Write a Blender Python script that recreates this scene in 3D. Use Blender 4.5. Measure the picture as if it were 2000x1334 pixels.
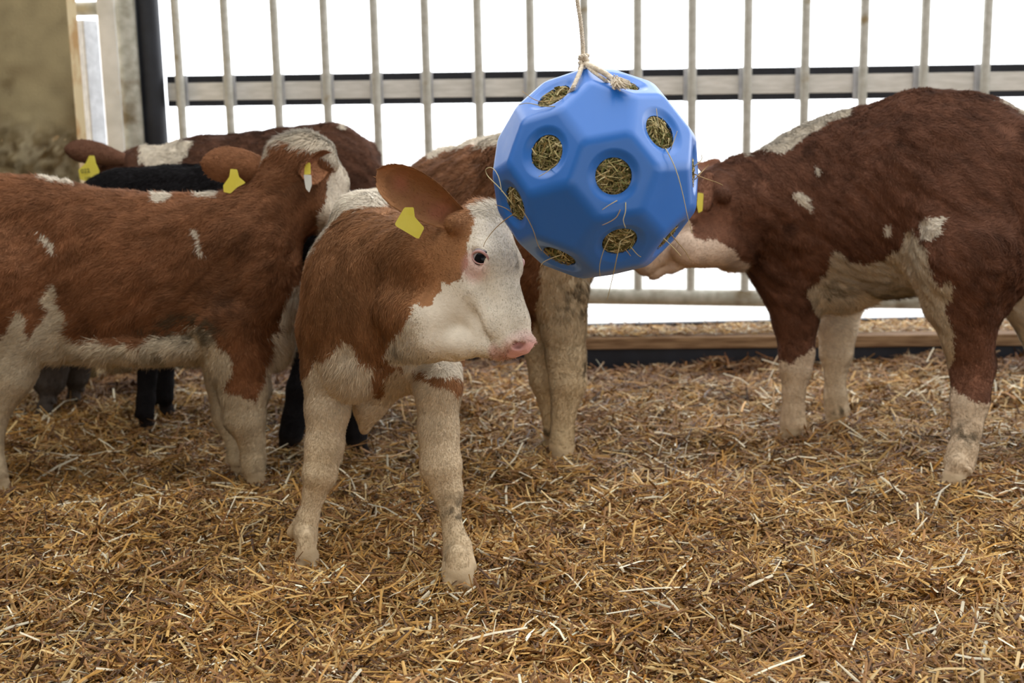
import bpy, math, random
import numpy as np

# ------------------------------------------------------------------ camera, world, light
for o in list(bpy.data.objects):
    bpy.data.objects.remove(o)
scn = bpy.context.scene
COL = scn.collection
F = 2400.0                      # focal length in pixels of the 2000 px wide frame
PITCH = math.atan(437 / F); ROLL = 0.02
CAM = np.array([0.0, 0.0, 1.05])
_f = np.array([0, math.cos(PITCH), -math.sin(PITCH)])
_r0 = np.array([1.0, 0, 0]); _u0 = np.array([0, math.sin(PITCH), math.cos(PITCH)])
_r = math.cos(ROLL) * _r0 - math.sin(ROLL) * _u0
_u = math.sin(ROLL) * _r0 + math.cos(ROLL) * _u0
from mathutils import Matrix, Vector
cd = bpy.data.cameras.new('camera'); cam = bpy.data.objects.new('camera', cd); COL.objects.link(cam)
cam.matrix_world = Matrix(((_r[0], _u[0], -_f[0], CAM[0]), (_r[1], _u[1], -_f[1], CAM[1]), (_r[2], _u[2], -_f[2], CAM[2]), (0, 0, 0, 1)))
cd.sensor_width = 36.0; cd.lens = F / 2000 * 36.0
cd.clip_start = 0.05; cd.clip_end = 400
cd.dof.use_dof = True; cd.dof.focus_distance = 2.60; cd.dof.aperture_fstop = 3.8
scn.camera = cam
vs = scn.view_settings
vs.view_transform = 'Standard'; vs.look = 'None'; vs.gamma = 1.0; vs.use_curve_mapping = False
vs.exposure = 0.38

w = bpy.data.worlds.new('world'); scn.world = w; w.use_nodes = True
nt = w.node_tree; nt.nodes.clear()
out = nt.nodes.new('ShaderNodeOutputWorld'); bg = nt.nodes.new('ShaderNodeBackground')
tc = nt.nodes.new('ShaderNodeTexCoord'); sx = nt.nodes.new('ShaderNodeSeparateXYZ')
mr = nt.nodes.new('ShaderNodeMapRange')
cr = nt.nodes.new('ShaderNodeMix'); cr.data_type = 'RGBA'
nt.links.new(tc.outputs['Generated'], sx.inputs[0]); nt.links.new(sx.outputs['Y'], mr.inputs['Value'])
mr.inputs['From Min'].default_value = -0.5; mr.inputs['From Max'].default_value = 0.35
mr.inputs['To Min'].default_value = 0; mr.inputs['To Max'].default_value = 1
nt.links.new(mr.outputs[0], cr.inputs['Factor'])
cr.inputs['A'].default_value = (0.42, 0.415, 0.405, 1); cr.inputs['B'].default_value = (1.0, 1.02, 1.06, 1)
nt.links.new(cr.outputs['Result'], bg.inputs['Color']); bg.inputs['Strength'].default_value = 2.6
nt.links.new(bg.outputs[0], out.inputs[0])

# ------------------------------------------------------------------ helpers
def A(*v): return np.array(v, float)
def ray(px, py): return _f + (px - 1000) / F * _r + (667 - py) / F * _u
def P(px, py, Y):
    d = ray(px, py); return CAM + d * (Y / d[1])
def G(px, py, z=0.0):
    d = ray(px, py); return CAM + d * ((z - CAM[2]) / d[2])
def toP(p):
    """parallel helper used only while modelling: image position of a world point"""
    v = np.atleast_2d(p) - CAM; z = v @ _f
    return 1000 + F * (v @ _r) / z, 667 - F * (v @ _u) / z

def srgb(r, g, b):
    def c(x):
        x = x / 255.0
        return x / 12.92 if x <= 0.04045 else ((x + 0.055) / 1.055) ** 2.4
    return A(c(r), c(g), c(b))

_rs = np.random.RandomState(7)
_tab = _rs.rand(4096).astype(np.float32)
def vnoise(p, s=1.0, seed=0):
    q = np.asarray(p, np.float32) * s + seed * 17.31 + 1000.0
    i = np.floor(q).astype(np.int64); f = (q - i).astype(np.float32)
    f = f * f * (3 - 2 * f)
    def h(x, y, z): return _tab[(x * 73856093 ^ y * 19349663 ^ z * 83492791) & 4095]
    x, y, z = i[..., 0], i[..., 1], i[..., 2]; fx, fy, fz = f[..., 0], f[..., 1], f[..., 2]
    def L(a, b, t): return a + (b - a) * t
    return L(L(L(h(x, y, z), h(x+1, y, z), fx), L(h(x, y+1, z), h(x+1, y+1, z), fx), fy),
             L(L(h(x, y, z+1), h(x+1, y, z+1), fx), L(h(x, y+1, z+1), h(x+1, y+1, z+1), fx), fy), fz) * 2 - 1
def fbm(p, s=1.0, seed=0, n=3):
    a = 0; k = 1.0
    for i in range(n):
        a = a + k * vnoise(p, s * 2 ** i, seed + i * 3); k *= 0.5
    return a
def unit(v): return v / np.maximum(np.linalg.norm(v, axis=-1, keepdims=True), 1e-9)

def tag(o, label=None, cat=None, group=None, kind=None):
    if label: o['label'] = label
    if cat: o['category'] = cat
    if group: o['group'] = group
    if kind: o['kind'] = kind
    return o
def empty(name, loc):
    o = bpy.data.objects.new(name, None); COL.objects.link(o); o.location = Vector([float(x) for x in loc]); o.empty_display_size = 0.05
    return o
def link(name, me, parent=None, mat=None):
    o = bpy.data.objects.new(name, me); COL.objects.link(o)
    if mat: me.materials.append(mat)
    if parent:
        o.parent = parent; o.matrix_parent_inverse = Matrix.Translation(-Vector(parent.location))
    return o
def npmesh(name, V, faces, smooth=True, attrs=None):
    """faces: list of (m,k) int arrays of equal-size polygons"""
    me = bpy.data.meshes.new(name)
    V = np.ascontiguousarray(V, np.float32)
    faces = [np.asarray(f, np.int32) for f in faces if len(f)]
    nl = sum(f.size for f in faces); nf = sum(len(f) for f in faces)
    me.vertices.add(len(V)); me.vertices.foreach_set('co', V.ravel())
    me.loops.add(nl); me.loops.foreach_set('vertex_index', np.concatenate([f.ravel() for f in faces]))
    st = []; off = 0
    for f in faces:
        st.append(off + np.arange(len(f)) * f.shape[1]); off += f.size
    me.polygons.add(nf); me.polygons.foreach_set('loop_start', np.concatenate(st).astype(np.int32))
    me.polygons.foreach_set('use_smooth', np.full(nf, bool(smooth)))
    me.update(calc_edges=True)
    for k, (typ, arr) in (attrs or {}).items():
        a = me.attributes.new(k, typ, 'POINT')
        if typ == 'FLOAT_COLOR':
            c = np.ones((len(V), 4), np.float32); c[:, :3] = arr; a.data.foreach_set('color', c.ravel())
        elif typ == 'FLOAT_VECTOR': a.data.foreach_set('vector', np.ascontiguousarray(arr, np.float32).ravel())
        else: a.data.foreach_set('value', np.ascontiguousarray(arr, np.float32).ravel())
    return me

# ---- procedural materials
def newmat(name, color=(0.5, 0.5, 0.5), rough=0.6, metal=0.0, spec=0.5):
    m = bpy.data.materials.new(name); m.use_nodes = True
    b = m.node_tree.nodes['Principled BSDF']
    b.inputs['Base Color'].default_value = (*[float(c) for c in color[:3]], 1)
    b.inputs['Roughness'].default_value = rough; b.inputs['Metallic'].default_value = metal
    b.inputs['Specular IOR Level'].default_value = spec
    return m, m.node_tree, b
def noisemat(name, c1, c2, scale, rough=0.7, metal=0.0, detail=4, bump=0.0, lo=0.35, hi=0.65, spec=0.5, stretch=(1, 1, 1), c3=None, s3=3.0, t3=0.6):
    m, t, b = newmat(name, c1, rough, metal, spec)
    tcn = t.nodes.new('ShaderNodeTexCoord'); mp = t.nodes.new('ShaderNodeMapping'); mp.inputs['Scale'].default_value = stretch
    n = t.nodes.new('ShaderNodeTexNoise'); n.inputs['Scale'].default_value = scale; n.inputs['Detail'].default_value = detail
    r = t.nodes.new('ShaderNodeValToRGB'); e = r.color_ramp.elements
    e[0].position = lo; e[0].color = (*[float(x) for x in c1], 1); e[1].position = hi; e[1].color = (*[float(x) for x in c2], 1)
    t.links.new(tcn.outputs['Object'], mp.inputs[0]); t.links.new(mp.outputs[0], n.inputs['Vector']); t.links.new(n.outputs[0], r.inputs[0])
    src = r.outputs[0]
    if c3 is not None:
        n3 = t.nodes.new('ShaderNodeTexNoise'); n3.inputs['Scale'].default_value = s3; n3.inputs['Detail'].default_value = 6
        t.links.new(mp.outputs[0], n3.inputs['Vector'])
        r3 = t.nodes.new('ShaderNodeValToRGB'); r3.color_ramp.elements[0].position = t3; r3.color_ramp.elements[1].position = t3 + 0.12
        t.links.new(n3.outputs[0], r3.inputs[0])
        mx = t.nodes.new('ShaderNodeMix'); mx.data_type = 'RGBA'; mx.inputs['B'].default_value = (*[float(x) for x in c3], 1)
        t.links.new(r3.outputs[0], mx.inputs['Factor']); t.links.new(src, mx.inputs['A']); src = mx.outputs['Result']
    t.links.new(src, b.inputs['Base Color'])
    if bump:
        bp = t.nodes.new('ShaderNodeBump'); bp.inputs['Strength'].default_value = bump; bp.inputs['Distance'].default_value = 0.01
        t.links.new(n.outputs[0], bp.inputs['Height']); t.links.new(bp.outputs[0], b.inputs['Normal'])
    return m
def attrmat(name, rough=0.7, spec=0.3, normal=False, sheen=0.0, trans=0.0, bump=0.0):
    m, t, b = newmat(name, (0.5, 0.5, 0.5), rough, 0, spec)
    a = t.nodes.new('ShaderNodeAttribute'); a.attribute_name = 'tint'
    t.links.new(a.outputs['Color'], b.inputs['Base Color'])
    if normal:
        a2 = t.nodes.new('ShaderNodeAttribute'); a2.attribute_name = 'surface_direction'
        t.links.new(a2.outputs['Vector'], b.inputs['Normal'])
    if sheen:
        b.inputs['Sheen Weight'].default_value = sheen; b.inputs['Sheen Roughness'].default_value = 0.5
    if trans:
        tr = t.nodes.new('ShaderNodeBsdfTranslucent'); mx = t.nodes.new('ShaderNodeMixShader'); mx.inputs[0].default_value = trans
        t.links.new(a.outputs['Color'], tr.inputs['Color'])
        t.links.new(b.outputs[0], mx.inputs[1]); t.links.new(tr.outputs[0], mx.inputs[2])
        t.links.new(mx.outputs[0], t.nodes['Material Output'].inputs['Surface'])
    if bump:
        tcn = t.nodes.new('ShaderNodeTexCoord'); n = t.nodes.new('ShaderNodeTexNoise'); n.inputs['Scale'].default_value = 120
        bp = t.nodes.new('ShaderNodeBump'); bp.inputs['Strength'].default_value = bump; bp.inputs['Distance'].default_value = 0.004
        t.links.new(tcn.outputs['Object'], n.inputs['Vector']); t.links.new(n.outputs[0], bp.inputs['Height']); t.links.new(bp.outputs[0], b.inputs['Normal'])
    return m

# ---- simple solids as numpy meshes
class MB:
    def __init__(s): s.V = []; s.F4 = []; s.F3 = []; s.n = 0
    def add(s, V, F4=(), F3=()):
        V = np.asarray(V, float)
        s.V.append(V)
        if len(F4): s.F4.append(np.asarray(F4) + s.n)
        if len(F3): s.F3.append(np.asarray(F3) + s.n)
        s.n += len(V); return s
    def tube(s, pts, r, n=16, cap=True):
        pts = np.asarray(pts, float); m = len(pts); r = np.broadcast_to(r, (m,))
        t = unit(np.gradient(pts, axis=0))
        up = A(0, 0, 1) if abs(t[0][2]) < 0.9 else A(0, 1, 0)
        rings = []; b = unit(np.cross(t[0], up))
        for i in range(m):
            b = unit(b - t[i] * (b @ t[i])); c = np.cross(t[i], b)
            a = np.arange(n) * 2 * np.pi / n
            rings.append(pts[i] + r[i] * (np.cos(a)[:, None] * b + np.sin(a)[:, None] * c))
        V = np.concatenate(rings); f = []
        for i in range(m - 1):
            for j in range(n):
                k = (j + 1) % n; f.append((i*n+j, i*n+k, (i+1)*n+k, (i+1)*n+j))
        f3 = []
        if cap:
            V = np.vstack([V, pts[0], pts[-1]])
            for j in range(n):
                k = (j + 1) % n; f3 += [(m*n, k, j), (m*n+1, (m-1)*n+j, (m-1)*n+k)]
        return s.add(V, f, f3)
    def box(s, c, ax, half):
        """c centre, ax 3 unit axes rows, half sizes"""
        c = np.asarray(c, float); ax = np.asarray(ax, float); V = []
        for i in (-1, 1):
            for j in (-1, 1):
                for k in (-1, 1): V.append(c + i*half[0]*ax[0] + j*half[1]*ax[1] + k*half[2]*ax[2])
        f = [(0,1,3,2),(4,6,7,5),(0,4,5,1),(2,3,7,6),(0,2,6,4),(1,5,7,3)]
        return s.add(V, f)
    def mesh(s, name, smooth=True):
        return npmesh(name, np.concatenate(s.V), [np.concatenate(x) for x in (s.F4, s.F3) if x], smooth)
def bevel(o, w=0.004, seg=3):
    m = o.modifiers.new('bevel', 'BEVEL'); m.width = w; m.segments = seg; m.limit_method = 'ANGLE'; m.angle_limit = math.radians(35)
    return o

# ---- signed distance modelling: smooth union of round cones and ellipsoids, meshed as ONE surface
class SDF:
    def __init__(s, lo, hi, h):
        s.lo = np.array(lo, float); s.h = h; s.n = np.ceil((np.array(hi) - s.lo) / h).astype(int) + 1
        s.D = np.full(s.n, 1.0, np.float32)
    def _blk(s, lo, hi):
        a = np.clip(np.floor((lo - s.lo) / s.h).astype(int), 0, s.n); b = np.clip(np.ceil((hi - s.lo) / s.h).astype(int) + 1, 0, s.n)
        if np.any(b <= a): return None
        g = [(s.lo[i] + s.h * np.arange(a[i], b[i])).astype(np.float32) for i in range(3)]
        return tuple(slice(a[i], b[i]) for i in range(3)), g
    def _comb(s, sl, d, k, op):
        o = s.D[sl]
        if op == 'sub':
            h = np.clip(0.5 - 0.5 * (o + d) / k, 0, 1); s.D[sl] = o * (1 - h) - d * h + k * h * (1 - h)
        else:
            h = np.clip(0.5 + 0.5 * (o - d) / k, 0, 1); s.D[sl] = o * (1 - h) + d * h - k * h * (1 - h)
    def cone(s, a, b, ra, rb, k=0.02, sq=None, op='add'):
        a = np.asarray(a, float); b = np.asarray(b, float)
        R = max(ra, rb) + 2.2 * k + 2 * s.h
        if sq is not None and sq[1] > 1: R *= sq[1]
        q = s._blk(np.minimum(a, b) - R, np.maximum(a, b) + R)
        if q is None: return
        sl, g = q
        X = g[0][:, None, None] - a[0]; Y = g[1][None, :, None] - a[1]; Z = g[2][None, None, :] - a[2]
        ab = b - a; corr = 1.0
        if sq is not None:
            ax, f = unit(np.asarray(sq[0], float)), sq[1]
            m = (1 / f - 1); dt = (X * ax[0] + Y * ax[1] + Z * ax[2]) * m
            X = X + dt * ax[0]; Y = Y + dt * ax[1]; Z = Z + dt * ax[2]
            ab = ab + (ab @ ax) * m * ax; corr = min(1.0, 0.5 + 0.5 * f)
        L2 = ab @ ab + 1e-9; L = math.sqrt(L2)
        t = (X * ab[0] + Y * ab[1] + Z * ab[2]) / L2
        if abs(ra - rb) < L:       # slant correction of the round cone
            sn = (ra - rb) / L
            px = np.sqrt(np.maximum(X * X + Y * Y + Z * Z - t * t * L2, 0))
            t = t - px * sn / math.sqrt(max(1 - sn * sn, 1e-4)) / L
        t = np.clip(t, 0, 1)
        d = np.sqrt((X - t * ab[0]) ** 2 + (Y - t * ab[1]) ** 2 + (Z - t * ab[2]) ** 2) - (ra + (rb - ra) * t)
        s._comb(sl, (d * corr).astype(np.float32), k, op)
    def ell(s, c, ax, rr, k=0.02, op='add'):
        """ax rows = unit axes, rr = radii"""
        c = np.asarray(c, float); ax = unit(np.asarray(ax, float)); rr = np.asarray(rr, float)
        R = np.sqrt(((ax * rr[:, None]) ** 2).sum(0)) + 2.2 * k + 2 * s.h
        q = s._blk(c - R, c + R)
        if q is None: return
        sl, g = q
        X = g[0][:, None, None] - c[0]; Y = g[1][None, :, None] - c[1]; Z = g[2][None, None, :] - c[2]
        k0 = 0; k1 = 0
        for i in range(3):
            u = X * ax[i][0] + Y * ax[i][1] + Z * ax[i][2]
            k0 = k0 + (u / rr[i]) ** 2; k1 = k1 + (u / rr[i] ** 2) ** 2
        k0 = np.sqrt(k0); d = k0 * (k0 - 1) / np.maximum(np.sqrt(k1), 1e-6)
        s._comb(sl, d.astype(np.float32), k, op)
    def mesh(s, smooth=2):
        D = s.D; I = D < 0; n = s.n
        c = np.zeros(n - 1, np.int8)
        for dx in (0, 1):
            for dy in (0, 1):
                for dz in (0, 1):
                    c += I[dx:n[0]-1+dx, dy:n[1]-1+dy, dz:n[2]-1+dz]
        act = np.argwhere((c > 0) & (c < 8)); idx = np.full(n - 1, -1, np.int32); idx[tuple(act.T)] = np.arange(len(act))
        cor = {}
        for q in range(8):
            o = (q & 1, q >> 1 & 1, q >> 2 & 1); cor[o] = D[act[:, 0]+o[0], act[:, 1]+o[1], act[:, 2]+o[2]]
        S = np.zeros((len(act), 3), np.float32); N = np.zeros(len(act), np.float32)
        for o in cor:
            for ax in range(3):
                if o[ax] == 0:
                    o2 = tuple(1 if i == ax else o[i] for i in range(3)); a, b = cor[o], cor[o2]
                    m = (a < 0) != (b < 0); t = np.where(m, a / np.where(m, a - b, 1), 0)
                    p = np.empty((len(act), 3), np.float32); p[:] = o; p[:, ax] = t
                    S += p * m[:, None]; N += m
        V = (act + S / N[:, None]) * s.h + s.lo
        Q = []
        for ax in range(3):
            b1, b2 = (ax + 1) % 3, (ax + 2) % 3
            sa = [slice(None)] * 3; sb = [slice(None)] * 3; sa[ax] = slice(0, n[ax]-1); sb[ax] = slice(1, n[ax])
            e = np.argwhere(I[tuple(sa)] != I[tuple(sb)])
            e = e[(e[:, b1] > 0) & (e[:, b2] > 0) & (e[:, b1] < n[b1]-1) & (e[:, b2] < n[b2]-1)]
            def at(d1, d2):
                f = e.copy(); f[:, b1] -= d1; f[:, b2] -= d2; return idx[tuple(f.T)]
            q = np.stack([at(1, 1), at(0, 1), at(0, 0), at(1, 0)], 1)
            flip = ~I[tuple(e.T)]; q[flip] = q[flip][:, ::-1]; Q.append(q)
        Q = np.concatenate(Q); Q = Q[(Q >= 0).all(1)]
        V = V.astype(np.float64)
        for _ in range(smooth):
            acc = np.zeros_like(V); cnt = np.zeros(len(V))
            for i in range(4):
                a, b = Q[:, i], Q[:, (i + 1) % 4]
                for j in range(3): acc[:, j] += np.bincount(a, V[b, j], len(V)) + np.bincount(b, V[a, j], len(V))
                cnt += np.bincount(a, minlength=len(V)) + np.bincount(b, minlength=len(V))
            V = 0.45 * V + 0.55 * acc / np.maximum(cnt, 1)[:, None]
        return V, Q
def vnormals(V, Q):
    n = np.cross(V[Q[:, 2]] - V[Q[:, 0]], V[Q[:, -1]] - V[Q[:, 1]]) if Q.shape[1] == 4 else np.cross(V[Q[:, 1]] - V[Q[:, 0]], V[Q[:, 2]] - V[Q[:, 0]])
    N = np.zeros_like(V)
    for i in range(Q.shape[1]):
        for j in range(3): N[:, j] += np.bincount(Q[:, i], n[:, j], len(V))
    return unit(N)


# ------------------------------------------------------------------ the setting
GY0, GK = 5.58, -0.11           # line of the gate on the ground: Y = GY0 + GK*X
KY0, KK = 5.369, -0.061         # line of the kerb board
def onplane(px, py, Y0=GY0, k=GK):
    d = ray(px, py); return CAM + d * (Y0 / (d[1] - k * d[0]))
def ground(x, y):
    p = np.stack([x, y, np.zeros_like(x)], -1)
    h = 0.030 * vnoise(p, 2.2, 3) + 0.032 * vnoise(p, 5.0, 5) + 0.018 * vnoise(p, 12.0, 8) + 0.007 * vnoise(p, 31.0, 9)
    k = np.zeros_like(x)
    for a, b in ((-.50, 2.83), (-.12, 2.68), (-.77, 3.47), (-.82, 3.58), (.92, 3.89), (1.1, 4.04), (1.25, 3.34), (.15, 3.68), (.11, 3.84), (-1.26, 4.18), (-1.26, 4.36), (-.72, 3.88), (-.5, 3.84)):
        k = np.maximum(k, np.exp(-((x - a) ** 2 + (y - b) ** 2) / 0.17 ** 2))      # trodden level around the hooves
    return h * (1 - 0.85 * k) - 0.020 - 0.026 * np.clip((y - 4.75) / 0.45, 0, 1) ** 1.5

xs = np.concatenate([np.linspace(-9, -3, 20), np.linspace(-2.95, 3.2, 240), np.linspace(3.25, 9, 20)])
ys = np.concatenate([np.linspace(-6, 1.4, 20), np.linspace(1.43, 5.46, 170)])
X, Y = np.meshgrid(xs, ys, indexing='ij'); Z = ground(X, Y)
ni, nj = X.shape; ii, jj = np.meshgrid(np.arange(ni - 1), np.arange(nj - 1), indexing='ij')
q = np.stack([ii * nj + jj, (ii + 1) * nj + jj, (ii + 1) * nj + jj + 1, ii * nj + jj + 1], -1).reshape(-1, 4)
mfloor = noisemat('trodden_litter', srgb(70, 46, 22), srgb(128, 92, 50), 40, 0.95, detail=8, bump=1.0, lo=0.35, hi=0.7, spec=0.1, c3=srgb(52, 34, 18), s3=2.5, t3=0.56)
o = link('floor', npmesh('floor', np.stack([X, Y, Z], -1).reshape(-1, 3), [q]), None, mfloor); tag(o, kind='structure')

mconc = noisemat('dirty_concrete', srgb(112, 96, 66), srgb(150, 135, 100), 3.0, 0.9, detail=7, bump=0.15, lo=0.3, hi=0.7, spec=0.2, c3=srgb(88, 66, 34), s3=2.0, t3=0.5)
mconc_side = noisemat('stained_pale_concrete', srgb(190, 172, 135), srgb(165, 130, 85), 9.0, 0.85, detail=5, lo=0.45, hi=0.65, spec=0.2)
msill = noisemat('sill_concrete', srgb(120, 105, 80), srgb(150, 135, 105), 8.0, 0.9)
myard = noisemat('yard_concrete', srgb(222, 220, 214), srgb(236, 234, 230), 1.0, 0.8)
mwood = noisemat('sawn_board', srgb(112, 84, 58), srgb(152, 122, 90), 6.0, 0.8, detail=6, bump=0.3, stretch=(1, 12, 12), spec=0.25)
mblack = noisemat('black_rubber', srgb(17, 20, 29), srgb(27, 31, 41), 14.0, 0.6)
mgalv = noisemat('galvanised_steel', srgb(178, 176, 164), srgb(204, 203, 194), 30.0, 0.5, metal=0.15, detail=6, lo=0.3, hi=0.7, c3=srgb(150, 132, 96), s3=9.0, t3=0.62)
mgalv2 = noisemat('dull_galvanised_pipe', srgb(158, 154, 138), srgb(190, 187, 174), 24.0, 0.55, metal=0.15, c3=srgb(112, 96, 66), s3=5.0, t3=0.55)
mpaint = noisemat('white_lacquered_steel', srgb(205, 205, 200), srgb(225, 225, 222), 10.0, 0.5, c3=srgb(196, 176, 140), s3=8.0, t3=0.66)
mclip = noisemat('bright_zinc', srgb(180, 182, 186), srgb(200, 202, 206), 30.0, 0.45, metal=0.3)
AX = np.eye(3)
def struct(name, mb, mat, smooth=False, bv=0.0):
    o = link(name, mb.mesh(name, smooth), None, mat); tag(o, kind='structure')
    if bv: bevel(o, bv)
    return o
# side pier / wall panel on the left: front face toward the pen, pale end face
wc = onplane(137, 100, 5.2, 0)
def wallgrid():
    x0, x1 = wc[0] - 2.6, wc[0]; n1, n2 = 150, 130
    a, b = np.meshgrid(np.linspace(x0, x1, n1), np.linspace(-0.05, 2.2, n2), indexing='ij')
    p = np.stack([a, np.full_like(a, 5.2), b], -1)
    crust = np.clip(1 - np.hypot((a - wc[0] + 0.22) / 0.30, (b - 0.86) / 0.26), 0, 1)   # caked splashes of muck
    p[..., 1] -= crust ** 0.5 * (0.018 + 0.022 * vnoise(p, 42, 2) + 0.012 * vnoise(p, 90, 4)) * (crust > 0)
    i, j = np.meshgrid(np.arange(n1 - 1), np.arange(n2 - 1), indexing='ij')
    f = np.stack([i*n2+j, (i+1)*n2+j, (i+1)*n2+j+1, i*n2+j+1], -1).reshape(-1, 4)
    base = srgb(190, 174, 134); dirt = srgb(88, 64, 30)
    low = np.clip((1.22 - b + 0.16 * fbm(p, 4, 9)) / 0.16, 0, 1) * (0.66 + 0.45 * fbm(p, 6, 21))
    sp = np.clip(fbm(p, 10, 31) - 0.55, 0, 1) * 1.2
    m = np.clip(low * 0.9 + sp + 0.10, 0, 1)[..., None]
    mk = (np.clip(crust * 2.2, 0, 1) * np.clip(0.30 + 1.3 * fbm(p, 34, 51), 0, 1))[..., None]
    c = base * (1 - m) + dirt * m; c = c * (1 - mk * 0.9) + srgb(186, 172, 140) * mk * 0.9
    c = c * (0.9 + 0.12 * fbm(p, 16, 61))[..., None]
    return npmesh('wall_back', p.reshape(-1, 3), [f], True, {'tint': ('FLOAT_COLOR', np.clip(c, 0, 1).reshape(-1, 3))})
o = link('wall_back', wallgrid(), None, attrmat('splashed_concrete', 0.9, 0.2, bump=0.3)); tag(o, kind='structure')
mb = MB(); mb.box((wc[0] - 1.3 - 0.0005, 5.2 + 0.062, 1.55), AX, (1.3, 0.06, 1.6)); struct('trim_1', mb, mconc_side, bv=0.006)
mb = MB(); mb.box((0, -3.0, 3.25), AX, (9, 3.2, 0.05)); mb.box((0, 4.9, 3.25), AX, (9, 0.7, 0.05)); struct('ceiling', mb, noisemat('roof_panel', srgb(150, 148, 140), srgb(165, 162, 155), 4))  # out-of-view roof; open gap over the pen shaped to let in top light
mb = MB(); mb.box((0, 5.59, -0.03), AX, (9, 0.165, 0.085)); sill = struct('trim_2', mb, msill, bv=0.004)
mb = MB(); mb.box((0, 35.8, 0.0), AX, (60, 30, 0.04)); struct('floor_yard', mb, myard)
# dark rubber lip between the strawy sill and the bright yard
kd = unit(A(1, KK, 0)); kn = A(-kd[1], kd[0], 0)
mb = MB(); mb.box((0.9, 5.735, 0.055), AX, (6.0, 0.02, 0.028)); o = struct('trim_3', mb, mblack, bv=0.003)
# timber board over an added black strip that stands in for the shaded gap
c = A(0.75, KY0 + KK * 0.75, 0)
mb = MB(); mb.box(c + kn * 0.05 + A(0, 0, 0.058), (kd, kn, A(0, 0, 1)), (2.72, 0.05, 0.026)); o = link('kerb_board', mb.mesh('kerb_board', False), None, mwood); bevel(o, 0.005)
tag(o, 'long raw timber board lying along the foot of the barred gate, straw on its top', 'board')
mb = MB(); mb.box(c + kn * 0.062 + A(0, 0, -0.05), (kd, kn, A(0, 0, 1)), (2.72, 0.05, 0.082)); struct('trim_4', mb, mblack)

# gate of upright bars
gd = unit(A(1, GK, 0)); gn = A(-gd[1], gd[0], 0)
barx = [350.5, 445, 541, 637.5, 734.5, 833, 935, 1037, 1141.5, 1245.5, 1351.5, 1460, 1571.8, 1685.5, 1803.5, 1924, 2050, 2180]
pl = onplane(1150, 578); pr = onplane(2000, 590)
def pipe_at(x): return pl + (pr - pl) * (x - pl[0]) / (pr[0] - pl[0])
xl = onplane(330, 150)[0]; xr = onplane(2290, 150)[0]
gate = empty('barred_gate', (xl, GY0 + GK * xl, 0.05)); tag(gate, 'galvanised gate of upright round bars with a thick bottom pipe, behind the calves', 'gate')
mb = MB(); a, b = pipe_at(xl), pipe_at(xr); mb.tube([a, b], 0.037, 24); link('bottom_pipe', mb.mesh('bottom_pipe'), gate, mgalv2)
mb = MB(); mb.tube([a + A(0, 0, 1.62), b + A(0, 0, 1.62)], 0.034, 20); link('top_pipe', mb.mesh('top_pipe'), gate, mgalv2)
bars = []
for x in barx:
    q0 = onplane(x, 150); z0 = pipe_at(q0[0])[2]; bars.append(q0)
    mb = MB(); mb.tube([(q0[0], q0[1], z0 + 0.02), (q0[0], q0[1], z0 + 0.85), (q0[0], q0[1], z0 + 1.6)], 0.0195, 16, cap=False)
    link('bar', mb.mesh('bar'), gate, mgalv)
# cross rail just behind the bars, galvanised channel between two black strips, a clamp at every bar
r1 = onplane(400, 178, GY0 + 0.062, GK); r2 = onplane(1950, 158, GY0 + 0.062, GK); rd = unit(r2 - r1)
ru = unit(A(0, 0, 1) - rd * rd[2]); rn = np.cross(rd, ru)
ra = r1 + rd * ((xl - 0.025 - r1[0]) / rd[0]); rb = r1 + rd * ((xr - r1[0]) / rd[0]); rc = (ra + rb) / 2; rh = np.linalg.norm(rb - ra) / 2
rail = empty('cross_rail', ra); tag(rail, 'horizontal rail with black edges running behind the upright gate bars', 'rail')
mchan = noisemat('pale_weathered_channel', srgb(218, 216, 208), srgb(238, 236, 230), 8.0, 0.6, stretch=(1, 8, 8), c3=srgb(206, 192, 164), s3=5.0, t3=0.66)
mb = MB(); mb.box(rc - ru * 0.002, (rd, rn, ru), (rh, 0.016, 0.040)); mb.box(rc - ru * 0.030 - rn * 0.006, (rd, rn, ru), (rh, 0.014, 0.008)); mb.box(rc + ru * 0.012 - rn * 0.004, (rd, rn, ru), (rh, 0.014, 0.010))
o = link('channel', mb.mesh('channel', False), rail, mchan); bevel(o, 0.002, 2)
for z0, hh in ((0.0535, 0.0165), (-0.0555, 0.0135)):
    mb = MB(); mb.box(rc + ru * z0, (rd, rn, ru), (rh, 0.014, hh)); o = link('rubber_strip', mb.mesh('rubber_strip', False), rail, mblack); bevel(o, 0.003, 2)
for q0 in bars:
    t = (q0[0] - r1[0]) / rd[0]; cc = r1 + rd * t; cc = cc - gn * 0.024
    mb = MB(); mb.box(cc, (gd, gn, A(0, 0, 1)), (0.029, 0.006, 0.072)); o = link('clamp', mb.mesh('clamp', False), rail, mclip); bevel(o, 0.002, 2)

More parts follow.
